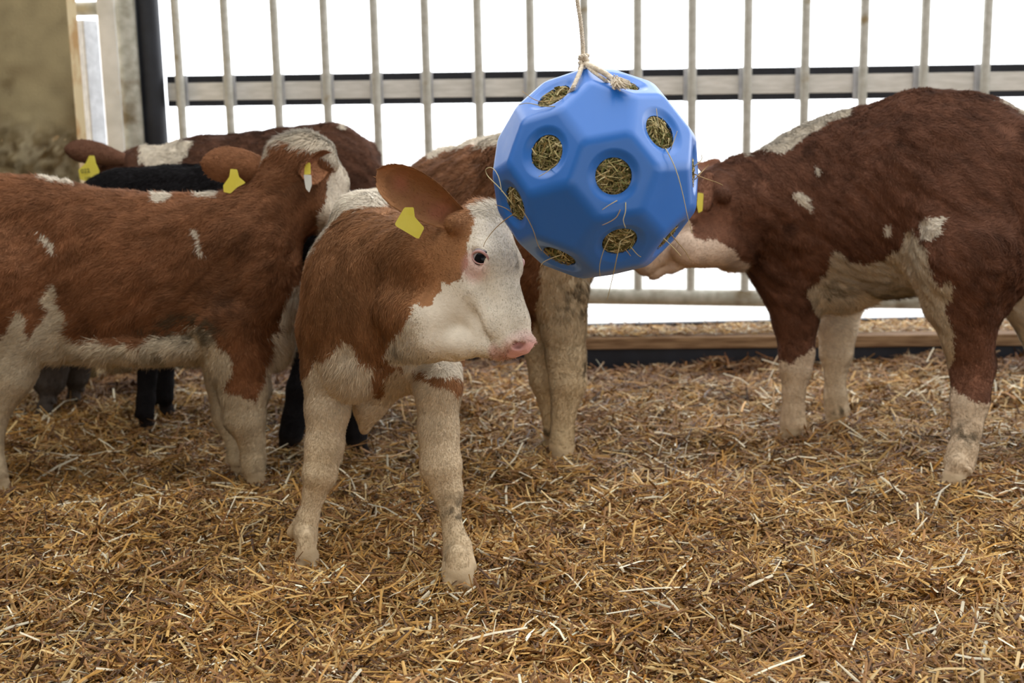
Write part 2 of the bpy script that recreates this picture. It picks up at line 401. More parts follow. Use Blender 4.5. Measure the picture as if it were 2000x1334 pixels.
# uprights at the left end of the gate
def post(name, px, py, Yp, r, mat, label, h=2.3, cat='post'):
    q0 = onplane(px, py, Yp, 0); mb = MB(); mb.tube([(q0[0], q0[1], -0.02), (q0[0], q0[1], 1.1), (q0[0], q0[1], h)], r, 28)
    o = link(name, mb.mesh(name), None, mat); return tag(o, label, cat)
post('corner_post', 295, 140, 5.77, 0.055, mblack, 'thick black round post at the left end of the barred gate')
post('galvanised_post', 251.5, 140, 5.70, 0.0475, mgalv2, 'round galvanised steel post just left of the black post', cat='post')
q0 = onplane(216, 140, 5.60, 0); mb = MB(); mb.box((q0[0], q0[1], 1.14), unit(A((1, 0.25, 0), (-0.25, 1, 0), (0, 0, 1))), (0.037, 0.012, 1.16))
o = link('flat_upright', mb.mesh('flat_upright', False), None, mpaint); bevel(o, 0.004); tag(o, 'white flat steel upright between the round galvanised post and the grey hollow profile', 'upright')
q0 = onplane(172, 140, 5.86, 0); mb = MB(); c45 = math.cos(math.radians(58)); s45 = math.sin(math.radians(58))
frame = empty('hollow_profile', (q0[0], q0[1], 0)); tag(frame, 'square hollow steel upright with a capped top beside the dirty concrete wall', 'upright')
mb.box((q0[0], q0[1], 0.73), ((c45, s45, 0), (-s45, c45, 0), (0, 0, 1)), (0.044, 0.044, 0.80)); o = link('tube', mb.mesh('tube', False), frame, mclip); bevel(o, 0.006)
q1 = onplane(168, 17, 5.66, 0); mb = MB(); mb.tube([q1 - A(0.06, 0, 0), q1 + A(0.075, 0, 0)], 0.03, 20); link('cross_tube', mb.mesh('cross_tube'), frame, mgalv2)

mb = MB(); mb.tube([(-9, 2.47, 3.24), (9, 2.47, 3.24)], 0.045, 20); struct('trim_5', mb, mgalv2, True)

mb = MB(); mb.box((-3.75, 1.0, 1.55), AX, (0.06, 4.25, 1.65)); struct('wall_left', mb, mconc)  # unseen side wall, added to cut the light from the left

# ------------------------------------------------------------------ hay ball
BC = P(1165, 341, 2.5); BR = 2.5 * 200 / 2400
M = A([-0.62652, 0.68833, -0.36561], [-0.03838, 0.44127, 0.89655], [0.77846, 0.57574, -0.25005])
ph = (1 + 5 ** .5) / 2
dod = [(x, y, z) for x in (-1, 1) for y in (-1, 1) for z in (-1, 1)]; ico = []
for x in (-1, 1):
    for y in (-1, 1):
        dod += [(0, x / ph, y * ph), (x / ph, y * ph, 0), (x * ph, 0, y / ph)]
        ico += [(0, x * ph, y), (x * ph, y, 0), (x, 0, y * ph)]
HEX = unit(A(*dod)) @ M.T                      # directions of the holed faces
PEN = unit(A(*ico)) @ M.T
# pentagon faces sit on the 12 directions dual to the holes
best = min(([(0, x * ph, y), (x * ph, y, 0), (x, 0, y * ph)] for x in (1,) for y in (1,)), key=len)
def fivefold(v): return np.sum((HEX @ v) > math.cos(math.radians(38.5)))
if fivefold(PEN[0]) != 5:
    ico = []
    for x in (-1, 1):
        for y in (-1, 1): ico += [(0, x, y * ph), (x, y * ph, 0), (x * ph, 0, y)]
    PEN = unit(A(*ico)) @ M.T
def ball_mesh():
    # subdivided cube sphere pushed out to the faceted hull, hole rims as dished rings
    n = 230; g = np.tan(np.linspace(-np.pi / 4, np.pi / 4, n)); Vs = []; Fs = []; off = 0
    for ax in range(3):
        for s in (-1, 1):
            a, b = np.meshgrid(g, g, indexing='ij'); p = np.zeros((n, n, 3)); p[..., ax] = s; p[..., (ax+1) % 3] = a; p[..., (ax+2) % 3] = b * s
            Vs.append(unit(p.reshape(-1, 3))); i, j = np.meshgrid(np.arange(n-1), np.arange(n-1), indexing='ij')
            Fs.append(np.stack([i*n+j, (i+1)*n+j, (i+1)*n+j+1, i*n+j+1], -1).reshape(-1, 4) + off); off += n * n
    D = np.concatenate(Vs); Q = np.concatenate(Fs)
    def radius(D):
        N = np.concatenate([HEX, PEN]); H = np.concatenate([np.full(20, 0.945), np.full(12, 0.965)]) * BR
        r = np.full(len(D), 1e3)
        k = 0.009
        vals = []
        dots = D @ N.T
        rr = np.where(dots > 0.5, H / np.maximum(dots, 0.5), 10.0)
        o = np.sort(rr, 1)[:, :4]
        m = o[:, 0].copy()
        for i in range(1, 4):
            h = np.clip(0.5 + 0.5 * (o[:, i] - m) / k, 0, 1); m = o[:, i] * (1 - h) + m * h - k * h * (1 - h)
        return m, dots
    r, dots = radius(D)
    hd = dots[:, :20]; hi = hd.argmax(1); ang = np.arccos(np.clip(hd.max(1), -1, 1)) * BR * 0.95     # arc distance from hole axis
    hole = 0.0345; rim = 0.052
    t = np.clip((rim - ang) / (rim - hole), 0, 1); t = t * t * (3 - 2 * t)
    r = r - 0.0065 * t
    # vertices close to the rim are snapped on the hole edge, inside removed, a short collar turned inwards
    cell = BR * (np.pi / 2) / n
    ax = HEX[hi]; snap = np.abs(ang - hole) < 0.75 * cell; inside = (ang < hole) & ~snap
    V = D * r[:, None]; par = (V * ax).sum(1)[:, None] * ax; perp = V - par; rad = np.linalg.norm(perp, axis=1, keepdims=True)
    V[snap] = (par + perp / np.maximum(rad, 1e-9) * hole)[snap]
    Q = Q[~inside[Q].any(1)]
    # weld cube-face seams
    key = np.round(V / 2e-5).astype(np.int64); _, first, inv = np.unique(key, axis=0, return_index=True, return_inverse=True)
    inv = inv.ravel(); V = V[first]; Q = inv[Q]; Q = Q[(Q[:, 0] != Q[:, 2]) & (Q[:, 1] != Q[:, 3])]
    ok = np.array([len(set(x)) == 4 for x in Q.tolist()]); Q = Q[ok]
    return V, Q
V, Q = ball_mesh()
ball = empty('hay_ball', BC)
tag(ball, 'blue plastic faceted treat ball filled with hay, hanging on a rope before the calves', 'hay ball')
mblue, t_, b_ = newmat('blue_plastic', srgb(35, 110, 196), 0.34, 0, 0.5)
b_.inputs['Subsurface Weight'].default_value = 0.0; b_.inputs['Coat Weight'].default_value = 0.3; b_.inputs['Coat Roughness'].default_value = 0.25
n_ = t_.nodes.new('ShaderNodeTexNoise'); n_.inputs['Scale'].default_value = 9; n_.inputs['Detail'].default_value = 5
r_ = t_.nodes.new('ShaderNodeMapRange'); r_.inputs['To Min'].default_value = 0.28; r_.inputs['To Max'].default_value = 0.5
t_.links.new(n_.outputs[0], r_.inputs['Value']); t_.links.new(r_.outputs[0], b_.inputs['Roughness'])
sh = link('shell', npmesh('shell', V + BC, [Q]), ball, mblue)
m_ = sh.modifiers.new('wall', 'SOLIDIFY'); m_.thickness = 0.006; m_.offset = -1
m_.use_even_offset = False

def strands(C0, n, fun, w=0.0011, seed=0, seg=4, tints=None, len_=(0.03, 0.09)):
    """thin folded ribbons; fun(rng,n)->root,dir"""
    rng = np.random.RandomState(seed); p, d = fun(rng, n); d = unit(d)
    L = rng.uniform(len_[0], len_[1], n)[:, None]; bend = unit(rng.normal(size=(n, 3))); side = unit(np.cross(d, rng.normal(size=(n, 3))))
    W = (w * rng.uniform(0.6, 1.6, n))[:, None]; rows = []
    for i in range(seg + 1):
        t = i / seg; c = p + d * L * (t - 0.5) + bend * L * 0.35 * rng.uniform(0.2, 1, (n, 1)) ** 1 * 0 + bend * L * 0.22 * (t - 0.5) ** 2 * 2
        k = 1 - 0.6 * t; rows += [c - side * W * k, c + side * W * k]
    V = np.stack(rows, 1); m = V.shape[1]; base = np.arange(n)[:, None] * m; Q = []
    for i in range(seg): Q.append(np.concatenate([base + 2*i, base + 2*i+1, base + 2*i+3, base + 2*i+2], 1))
    c = 1.15 * tints[rng.randint(0, len(tints), n)] * rng.uniform(0.75, 1.2, (n, 1)); c = np.repeat(np.clip(c, 0, 1), m, 0)
    return V.reshape(-1, 3), np.concatenate(Q), c
HT = np.array([srgb(160, 148, 98), srgb(188, 172, 122), srgb(128, 124, 74), srgb(206, 190, 142), srgb(108, 94, 54), srgb(168, 140, 92), srgb(96, 102, 56)])
def hay_inside(rng, n):
    v = unit(rng.normal(size=(n, 3)))
    lim = np.where((v @ HEX.T).max(1) > 0.965, 0.93, 0.87)      # hay bulges into the holes, kept off the wall elsewhere
    r = BR * (lim - 0.13 * rng.rand(n) ** 1.6); d = unit(np.cross(v, rng.normal(size=(n, 3)))) + v * rng.normal(size=(n, 1)) * 0.18
    return v * r[:, None] + BC, d
V, Q, c = strands(BC, 30000, hay_inside, 0.0011, 3, 4, HT, (0.02, 0.055))
dd_ = V - BC; rr_ = np.linalg.norm(dd_, axis=1, keepdims=True); lim_ = np.where((dd_ / rr_ @ HEX.T).max(1) > 0.985, 0.945, 0.905)[:, None] * BR
V = BC + dd_ * np.minimum(1, lim_ / rr_)
mhay = attrmat('dried_grass', 0.75, 0.2)
hay = link('hay_filling', npmesh('hay_filling', V, [Q], True, {'tint': ('FLOAT_COLOR', c)}), None, mhay)
tag(hay, 'dry greenish hay stuffed inside the blue ball, seen through its round holes', 'hay', kind='stuff')
# a few stalks hanging out of the holes, each placed by where it leaves the ball
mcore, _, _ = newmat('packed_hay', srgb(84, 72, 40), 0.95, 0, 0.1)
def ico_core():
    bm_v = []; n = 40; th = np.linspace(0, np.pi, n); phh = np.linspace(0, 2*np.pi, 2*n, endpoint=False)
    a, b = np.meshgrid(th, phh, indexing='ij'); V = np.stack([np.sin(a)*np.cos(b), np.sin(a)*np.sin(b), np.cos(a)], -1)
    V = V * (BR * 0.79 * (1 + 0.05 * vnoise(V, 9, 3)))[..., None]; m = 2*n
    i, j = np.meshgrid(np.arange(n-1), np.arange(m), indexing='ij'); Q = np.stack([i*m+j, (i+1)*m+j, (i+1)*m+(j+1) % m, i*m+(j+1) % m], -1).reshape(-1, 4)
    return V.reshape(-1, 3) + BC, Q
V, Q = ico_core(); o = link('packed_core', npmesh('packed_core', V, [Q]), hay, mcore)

def surf(px, py, off=0.0):
    """point on the ball where the stalk touches"""
    d = unit(ray(px, py)); oc = CAM - BC; b = oc @ d; R = BR * 0.985 + off; D = b * b - (oc @ oc - R * R)
    return CAM + d * (-b - math.sqrt(D)) if D > 0 else CAM + d * (-b)
stalks = [  # pixel polylines; the last number is how far it stands off the shell
    [(1012, 400), (1030, 425), (1043, 452), (1050, 478), (1058, 490)], [(1008, 415), (985, 430), (965, 448), (948, 470), (944, 482)],
    [(1300, 290), (1315, 318), (1325, 345), (1335, 385), (1343, 425), (1352, 455)],
    [(1212, 470), (1205, 500), (1196, 545), (1186, 585)], [(1210, 480), (1203, 512), (1200, 530)],
    [(1205, 392), (1190, 400), (1176, 410)], [(1212, 408), (1205, 425), (1190, 434), (1176, 440)], [(1098, 497), (1075, 505), (1060, 512), (1055, 522)],
    [(1100, 190), (1068, 200), (1045, 197), (1020, 178)], [(1088, 208), (1060, 208), (1030, 200), (1012, 205)],
    [(1006, 405), (975, 365), (952, 345), (946, 330), (962, 325), (975, 345), (980, 375)], [(1000, 415), (985, 405), (968, 400)],
    [(1287, 250), (1284, 230), (1282, 212)], [(1075, 330), (1065, 338), (1052, 345)], [(1310, 290), (1318, 270), (1323, 256)],
    [(1308, 455), (1325, 475), (1340, 492), (1348, 508)], [(1230, 480), (1245, 498), (1252, 502)], [(1220, 485), (1232, 500)],
    [(1356, 340), (1380, 350), (1400, 356), (1412, 362)], [(1358, 350), (1376, 330), (1384, 322)], [(1356, 325), (1372, 312), (1370, 302)],
    [(1190, 465), (1178, 490), (1170, 520), (1172, 540)], [(1290, 460), (1312, 480), (1330, 500)], [(1222, 395), (1222, 415), (1216, 430), (1222, 445)]]
Vs = []; Qs = []; Cs = []; off = 0; rng = np.random.RandomState(4)
for st in stalks:
    pts = [surf(st[0][0], st[0][1], -0.02)] + [surf(x, y, 0.004 + 0.006 * i) for i, (x, y) in enumerate(st)]
    pts = np.array(pts); tt = np.linspace(0, len(pts) - 1, len(pts) * 4); pts = np.stack([np.interp(tt, np.arange(len(pts)), pts[:, i]) for i in range(3)], 1)
    for _ in range(4): pts[1:-1] = (pts[:-2] + pts[1:-1] * 2 + pts[2:]) / 4
    mb = MB(); mb.tube(pts, np.linspace(0.0012, 0.0006, len(pts)), 5)
    o = link('loose_stalk', mb.mesh('loose_stalk'), hay, mhay); a_ = o.data.attributes.new('tint', 'FLOAT_COLOR', 'POINT')
    cc = HT[rng.choice([1, 3, 5])]; a_.data.foreach_set('color', np.tile([*cc, 1], len(o.data.vertices)).astype(np.float32))

# rope: hangs from the roof, knotted above the ball, two legs into the top holes, frayed end
mrope = noisemat('cotton_rope', srgb(214, 198, 172), srgb(236, 223, 202), 160, 0.85, bump=0.5, spec=0.1)
def twist(mb, pts, r, turns=90):
    pts = np.asarray(pts, float); tt = np.linspace(0, len(pts)-1, 14 * len(pts)); p = np.stack([np.interp(tt, np.arange(len(pts)), pts[:, i]) for i in range(3)], 1)
    for _ in range(12): p[1:-1] = (p[:-2] + 2*p[1:-1] + p[2:]) / 4
    s = np.concatenate([[0], np.cumsum(np.linalg.norm(np.diff(p, axis=0), axis=1))]); m = max(int(s[-1] / 0.0025), 8)
    ss = np.linspace(0, s[-1], m); p = np.stack([np.interp(ss, s, p[:, i]) for i in range(3)], 1)
    t = unit(np.gradient(p, axis=0)); u = unit(np.cross(t, A(0.3, 1, 0.1))); v = np.cross(t, u)
    for k in range(3):
        a = ss * turns + k * 2 * np.pi / 3; mb.tube(p + (np.cos(a)[:, None] * u + np.sin(a)[:, None] * v) * r * 0.5, r * 0.58, 7)
K = surf(1139, 128, 0.012) + A(0, 0.035, 0); YK = K[1]
K = P(1140, 122, BC[1] - 0.03); yk = K[1]
rope = empty('hanging_rope', P(1128, 0, yk) * A(1, 1, 0) + A(0, 0, 3.18)); tag(rope, 'pale twisted cotton rope the blue ball hangs from, knotted at its top', 'rope')
top = P(1127, 0, yk); dirn = unit(top - P(1139, 110, yk)); hook = top + dirn * ((3.2 - top[2]) / dirn[2])
mb = MB(); twist(mb, [K + A(0, 0, 0.0), P(1138, 80, yk), P(1133, 35, yk), top, hook], 0.0042, 500)
link('hanging_length', mb.mesh('hanging_length'), rope, mrope)
mb = MB(); twist(mb, [P(1136, 60, yk + 0.004), P(1129, 0, yk + 0.006), top + dirn * 0.3 + A(0.004, 0.01, 0)], 0.003, 500); link('second_strand', mb.mesh('second_strand'), rope, mrope)
mb = MB()
ang = np.linspace(0, 2 * np.pi * 2.6, 60); kp = K[None] + np.stack([0.0075 * np.cos(ang), 0.0085 * np.sin(ang), np.linspace(0.013, -0.012, 60)], 1)
twist(mb, kp[::3], 0.0052, 400); twist(mb, [P(1132, 112, yk - 0.008), P(1143, 108, yk - 0.014), P(1147, 122, yk - 0.012), P(1137, 134, yk - 0.012), P(1133, 120, yk - 0.012)], 0.0045, 400)
link('knot', mb.mesh('knot'), rope, mrope)
mb = MB(); twist(mb, [K, surf(1130, 148, 0.010), surf(1120, 170, 0.008), surf(1114, 180, -0.004), surf(1110, 186, -0.03)], 0.0045, 400)
twist(mb, [K, surf(1158, 140, 0.012), surf(1175, 152, 0.008), surf(1186, 160, 0.002), surf(1195, 166, -0.03)], 0.0038, 400); link('tied_leg', mb.mesh('tied_leg'), rope, mrope)
mb = MB(); twist(mb, [K, surf(1160, 132, 0.018), surf(1180, 142, 0.016), surf(1196, 154, 0.014), surf(1204, 162, 0.012)], 0.0055, 400); link('free_end', mb.mesh('free_end'), rope, mrope)
mb = MB(); rng = np.random.RandomState(5); s0 = surf(1198, 156, 0.014)
for i in range(90):
    e = surf(1212 + rng.normal() * 9, 166 + rng.normal() * 5, 0.010 + rng.rand() * 0.014); mid = (s0 + e) / 2 + rng.normal(size=3) * 0.004; mb.tube([s0 + rng.normal(size=3) * 0.002, mid, e], 0.0013, 5)
link('frayed_tuft', mb.mesh('frayed_tuft'), rope, mrope)

# ------------------------------------------------------------------ calves
HAIRM = attrmat('calf_hair', 0.75, 0.15, normal=True, trans=0.22)
SKINM = attrmat('calf_coat', 0.8, 0.15, bump=0.35)
WHITE = srgb(238, 225, 203); PINK = srgb(222, 160, 150); HOOF = srgb(170, 148, 116); DIRT = srgb(112, 98, 74)
MEYE, _, be_ = newmat('dark_wet_eye', (0.006, 0.006, 0.009), 0.10, 0, 0.18)
MSCL, _, _ = newmat('grey_white_of_eye', srgb(150, 142, 142), 0.3, 0, 0.2)
MLID, _, _ = newmat('pink_eyelid', srgb(196, 150, 142), 0.55, 0, 0.3)
MTAG = noisemat('yellow_tag_plastic', srgb(232, 216, 78), srgb(238, 224, 96), 20, 0.5, spec=0.35)
MTAGW = newmat('white_tag_plastic', srgb(225, 225, 215), 0.5)[0]
MNUM = newmat('black_print', (0.03, 0.03, 0.02), 0.7)[0]

class Patch:
    """a coat marking: outline laid on the flank at depth Y and carried through along one fixed direction"""
    def __init__(s, poly, Y, col, Yr=(0, 99), jag=0.012, soft=0.0):
        s.pts = np.array([P(x, y, Y) for x, y in poly]); c = s.pts.mean(0); s.d = unit(c - CAM)
        s.a = unit(np.cross(s.d, A(0, 0, 1))); s.b = np.cross(s.a, s.d); s.c = c
        s.uv = np.stack([(s.pts - c) @ s.a, (s.pts - c) @ s.b], 1); s.col = col; s.Yr = Yr; s.jag = jag
    def hit(s, p):
        q = np.stack([(p - s.c) @ s.a, (p - s.c) @ s.b], 1)
        n = np.stack([fbm(p, 22, 3) * 0.6 + fbm(p, 90, 13) * 0.35, fbm(p, 22, 7) * 0.6 + fbm(p, 90, 17) * 0.5], 1) * s.jag
        q = q + n; ins = np.zeros(len(q), bool); m = len(s.uv)
        for i in range(m):
            x1, y1 = s.uv[i]; x2, y2 = s.uv[(i + 1) % m]
            if y1 == y2: continue
            ins ^= ((y1 > q[:, 1]) != (y2 > q[:, 1])) & (q[:, 0] < (x2 - x1) * (q[:, 1] - y1) / (y2 - y1) + x1)
        return ins & (p[:, 1] > s.Yr[0]) & (p[:, 1] < s.Yr[1])

def orth(Fv, Uv):
    Fv = unit(A(*Fv)); Uv = A(*Uv); Uv = unit(Uv - Fv * (Uv @ Fv)); return Fv, Uv, np.cross(Fv, Uv)

def ear_mesh(base, tip, side, W, cup=0.35, thick=0.006, curl=0.0, nrm=None):
    """leaf shaped cupped ear; opens toward nrm"""
    base, tip = np.asarray(base, float), np.asarray(tip, float); L = np.linalg.norm(tip - base); d = (tip - base) / L
    side = unit(np.asarray(side, float) - d * (np.asarray(side, float) @ d)); n = np.cross(d, side)
    if nrm is not None and n @ np.asarray(nrm, float) < 0: n = -n
    nu, nv = 40, 21; u, v = np.meshgrid(np.linspace(0, 1, nu), np.linspace(-1, 1, nv), indexing='ij')
    wu = W * np.interp(u, [0, .15, .3, .45, .6, .72, .82, .9, .96, 1], [.52, .66, .83, .95, 1, .97, .86, .68, .44, .04])
    c = base + d * (u * L)[..., None] + side * (wu * v * (1 - 0.12 * cup))[..., None] + n * (cup * wu * (v ** 2) - 0.25 * wu + curl * u * u * L)[..., None]
    c = c + side * (0.10 * W * np.sin(u * 3.1))[..., None]
    # inner and outer skins
    tt = thick * np.clip(1.1 - np.abs(v) ** 4, 0.15, 1)
    inn = c + n * (tt * 0.5)[..., None]; outr = c - n * (tt * 0.5)[..., None]
    V = np.concatenate([inn.reshape(-1, 3), outr.reshape(-1, 3)]); i, j = np.meshgrid(np.arange(nu - 1), np.arange(nv - 1), indexing='ij')
    q = np.stack([i*nv+j, (i+1)*nv+j, (i+1)*nv+j+1, i*nv+j+1], -1).reshape(-1, 4); N = nu * nv
    Q = [q, q[:, ::-1] + N]
    for col in (0, nv - 1):
        a = np.arange(nu - 1) * nv + col; e = np.stack([a, a + nv, a + nv + N, a + N], 1); Q.append(e if col else e[:, ::-1])
    a = (nu - 1) * nv + np.arange(nv - 1); Q.append(np.stack([a, a + 1, a + 1 + N, a + N], 1)[:, ::-1])
    Q = np.concatenate(Q)
    tri = np.cross(V[Q[0, 1]] - V[Q[0, 0]], V[Q[0, 2]] - V[Q[0, 0]])
    if tri @ n < 0: Q = Q[:, ::-1]
    inner = np.zeros(len(V), bool); inner[:N] = True
    depth = (1 - np.abs(v)) * np.sin(np.pi * np.clip(u * 1.1, 0, 1)); dep = np.concatenate([depth.ravel(), 0 * depth.ravel()])
    return V, Q, inner, dep, d

class Calf:
    def __init__(s, name, label, lo, hi, h, brown, seed):
        s.name = name; s.label = label; s.S = SDF(lo, hi, h); s.brown = brown; s.seed = seed; s.patches = []; s.ears = []; s.comb = []; s.pink = []; s.short = []
        s.hoofc = HOOF; s.stain = 1.0; s.dirt = []; s.headc = None; s.eyes = []; s.lock = 1.0
    def c(s, p1, p2, k=0.02, sq=None):
        s.S.cone(P(*p1[:3]), P(*p2[:3]), p1[3] * p1[2] / F, p2[3] * p2[2] / F, k, sq)
    def chain(s, pts, k=0.014, sq=None):
        for a, b in zip(pts[:-1], pts[1:]): s.c(a, b, k, sq)
    def e(s, px, py, Y, rr, k=0.03, ax=None): s.S.ell(P(px, py, Y), AX if ax is None else ax, rr, k)
    def hoof(s, px, py, Y, fwd, sc=1.0):
        """two claws and a coronet, resting on the litter"""
        q = P(px, py, Y); q[2] = -0.008; fw = unit(A(*fwd, 0)); sd = A(-fw[1], fw[0], 0)
        s.S.cone(q + A(0, 0, 0.075), q + fw * 0.012 * sc + A(0, 0, 0.03), 0.022 * sc, 0.027 * sc, 0.012)
        for g in (-1, 1):
            s.S.cone(q + sd * g * 0.014 * sc + A(0, 0, 0.03), q + sd * g * 0.017 * sc + fw * 0.034 * sc + A(0, 0, 0.008), 0.019 * sc, 0.015 * sc, 0.006)
            s.S.cone(q + sd * g * 0.014 * sc - fw * 0.026 * sc + A(0, 0, 0.066), q + sd * g * 0.014 * sc - fw * 0.03 * sc + A(0, 0, 0.055), 0.008, 0.008, 0.008)
        s.hoofs = getattr(s, 'hoofs', []) + [q]
    def head(s, O, fr, sc=1.0, fine=False):
        Fv, Uv, Nv = fr; T = lambda x, n, z: O + sc * (x * Fv + n * Nv + z * Uv); ax = (Fv, Nv, Uv)
        R = lambda *r: [v * sc for v in r]; S = s.S
        S.ell(T(.055, 0, -.045), ax, R(.080, .066, .070), .03)
        S.ell(T(.115, 0, -.040), ax, R(.088, .068, .058), .02)
        for g in (-1, 1):
            S.ell(T(.135, g * .052, -.036), ax, R(.042, .022, .032), .018)
            S.ell(T(.13, g * .030, -.120), ax, R(.095, .038, .074), .03)
            S.cone(T(.09, g * .030, -.165), T(.27, g * .016, -.132), .028 * sc, .025 * sc, .02)
            S.cone(T(.19, g * .038, -.090), T(.295, g * .028, -.088), .024 * sc, .022 * sc, .02)
            S.cone(T(.03, g * .055, -.04), T(.035, g * .082, -.045), .026 * sc, .022 * sc, .02)
        S.cone(T(.14, 0, -.050), T(.29, 0, -.052), .050 * sc, .034 * sc, .02)
        S.cone(T(.28, 0, -.072), T(.325, 0, -.072), .043 * sc, .038 * sc, .018, (Nv, 1.10))
        S.ell(T(.348, 0, -.058), ax, R(.022, .040, .029), .010)
        S.ell(T(.328, 0, -.092), ax, R(.034, .038, .024), .010)
        S.ell(T(.305, 0, -.124), ax, R(.042, .030, .018), .008)
        for g in (-1, 1):
            S.cone(T(.235, g * .052, -.108), T(.30, g * .044, -.117), .004 * sc, .004 * sc, .006, None, 'sub')
            S.cone(T(.30, g * .044, -.117), T(.350, g * .018, -.116), .004 * sc, .004 * sc, .006, None, 'sub')
            S.ell(T(.356, g * .024, -.053), (unit(Fv + .5 * g * Nv), unit(Nv * g - .5 * Fv + .35 * Uv), Uv), R(.020, .0095, .0135), .004, 'sub')
            S.cone(T(.356, g * .033, -.055), T(.348, g * .041, -.048), .0045 * sc, .0035 * sc, .004, None, 'sub')
            S.ell(T(.137, g * .0735, -.031), ax, R(.023, .015, .013), .008, 'sub')
        s.headc = (O, Fv, Uv, Nv, sc, T)
        s.short.append((T(.19, 0, -.07), 0.22 * sc))
        s.comb.append((T(.15, 0, -.05), 0.2 * sc, -Fv * 0.9))
        for g in (-1, 1): s.eyes.append(g)
    def addear(s, *a, inner=None, **k):
        s.ears.append((ear_mesh(*a, **k), inner))
    def coat(s, p):
        n1 = fbm(p, 7, s.seed)[:, None]; n2 = vnoise(p * A(1, 1, 0.5), 38, s.seed + 5)[:, None]
        cdn = unit(s.combdef); ps = p - 0.82 * (p @ cdn)[:, None] * cdn + 0.012 * np.stack([vnoise(p, 20, 3), vnoise(p, 20, 4), vnoise(p, 20, 5)], 1)
        n3 = fbm(ps, 75, s.seed + 6, 2)[:, None]; n4 = np.clip(fbm(p, 13, s.seed + 8)[:, None] - 0.25, 0, 1)
        c = s.brown * (1 + 0.20 * n1 + 0.10 * n2 + 0.17 * n3 * s.lock - 0.30 * n4 * (s.lock if s.lock > 1 else 0.3))
        white = np.zeros(len(p), bool)
        for pt in s.patches:
            h = pt.hit(p)
            if isinstance(pt.col, str) and pt.col == 'brown': c[h] = (s.brown * (1 + 0.10 * n1 + 0.08 * n2))[h]; white[h] = False
            elif isinstance(pt.col, str) and pt.col == 'orange': c[h] = (s.brown * A(1.55, 1.35, 1.1) * (1 + 0.10 * n1))[h]; white[h] = False
            else:
                c[h] = pt.col * (1 + 0.04 * n1[h] + 0.03 * n2[h] + 0.06 * n3[h]); white |= h
        # grubby lower legs and belly on white hair: stains with their own shape
        if white.any():
            z = p[:, 2:3]; g = np.clip(0.50 - z, 0, 0.42) * 0.95 + np.clip(fbm(p, 9, s.seed + 9)[:, None] - 0.35, 0, 1) * 0.22
            g = np.clip(g, 0, 0.5) * s.stain; cw = c * (1 - g) + srgb(196, 164, 112) * g
            c[white] = cw[white]
        for (q, rr, amt) in s.dirt:
            dd = np.linalg.norm((p - q) / rr, axis=1) if np.ndim(rr) else np.linalg.norm(p - q, axis=1) / rr
            m = np.clip(1 - dd, 0, 1) * np.clip(fbm(p, 60, 77) * 1.4 + 0.35, 0, 1) * amt
            m = np.clip(m * 1.6, 0, 0.85)[:, None]; c = c * (1 - m) + srgb(92, 80, 62) * m
        for (q, r_, col, amt) in s.pink:
            m = np.clip((1 - np.linalg.norm(p - q, axis=1) / r_) * 2.2, 0, 1)[:, None] * amt
            c = c * (1 - m) + col * m
        lowz = np.clip((0.05 - p[:, 2:3]) / 0.015, 0, 1); c = c * (1 - lowz * 0.7) + s.hoofc * lowz * 0.7
        return np.clip(c, 0, 1)
    def combdir(s, p):
        d = np.tile(s.combdef, (len(p), 1)).astype(float)
        for q, r_, v in s.comb:
            m = np.clip(1.5 - np.linalg.norm(p - q, axis=1) / r_, 0, 1)[:, None]; d = d * (1 - m) + v * m
        k = 0.55 * s.lock
        d = d + k * np.stack([fbm(p, 5, s.seed + 1), fbm(p, 5, s.seed + 2), fbm(p, 5, s.seed + 3)], 1) + 0.28 * s.lock * np.stack([vnoise(p, 24, s.seed + 11), vnoise(p, 24, s.seed + 12), vnoise(p, 24, s.seed + 13)], 1)
        return d
    def finish(s, base, nh, lenb=0.016, hairw=0.0011):
        V, Q = s.S.mesh(3); s.S.D = None
        nb = len(V); earcol = {}; Vs = [V]; Qs = [Q]; off = nb; ecol = []; earinfo = []
        for (ev, eq, inner, dep, ed), icol in s.ears:
            Vs.append(ev); Qs.append(eq + off); earinfo.append((off, len(ev), inner, dep, ed, icol)); off += len(ev)
        V = np.concatenate(Vs); Q = np.concatenate(Qs); N = vnormals(V, Q)
        # matted locks: ripple the coat along its lie
        body = np.arange(len(V)) < nb
        z = V[:, 2]; amp = np.clip((z - 0.35) / 0.2, 0, 1)
        for q, r_ in s.short: amp = amp * np.clip((np.linalg.norm(V - q, axis=1) / r_ - 0.8) / 0.4, 0, 1)
        cdn = unit(s.combdef); Vq = V - 0.72 * (V @ cdn)[:, None] * cdn + 0.02 * np.stack([vnoise(V, 9, 1), vnoise(V, 9, 2), vnoise(V, 9, 4)], 1)
        rip = fbm(Vq, 34, s.seed + 21, 2)
        V = V + N * (rip * 0.0040 * amp * body * s.lock)[:, None]; N = vnormals(V, Q)
        col = s.coat(V); isear = np.zeros(len(V), bool)
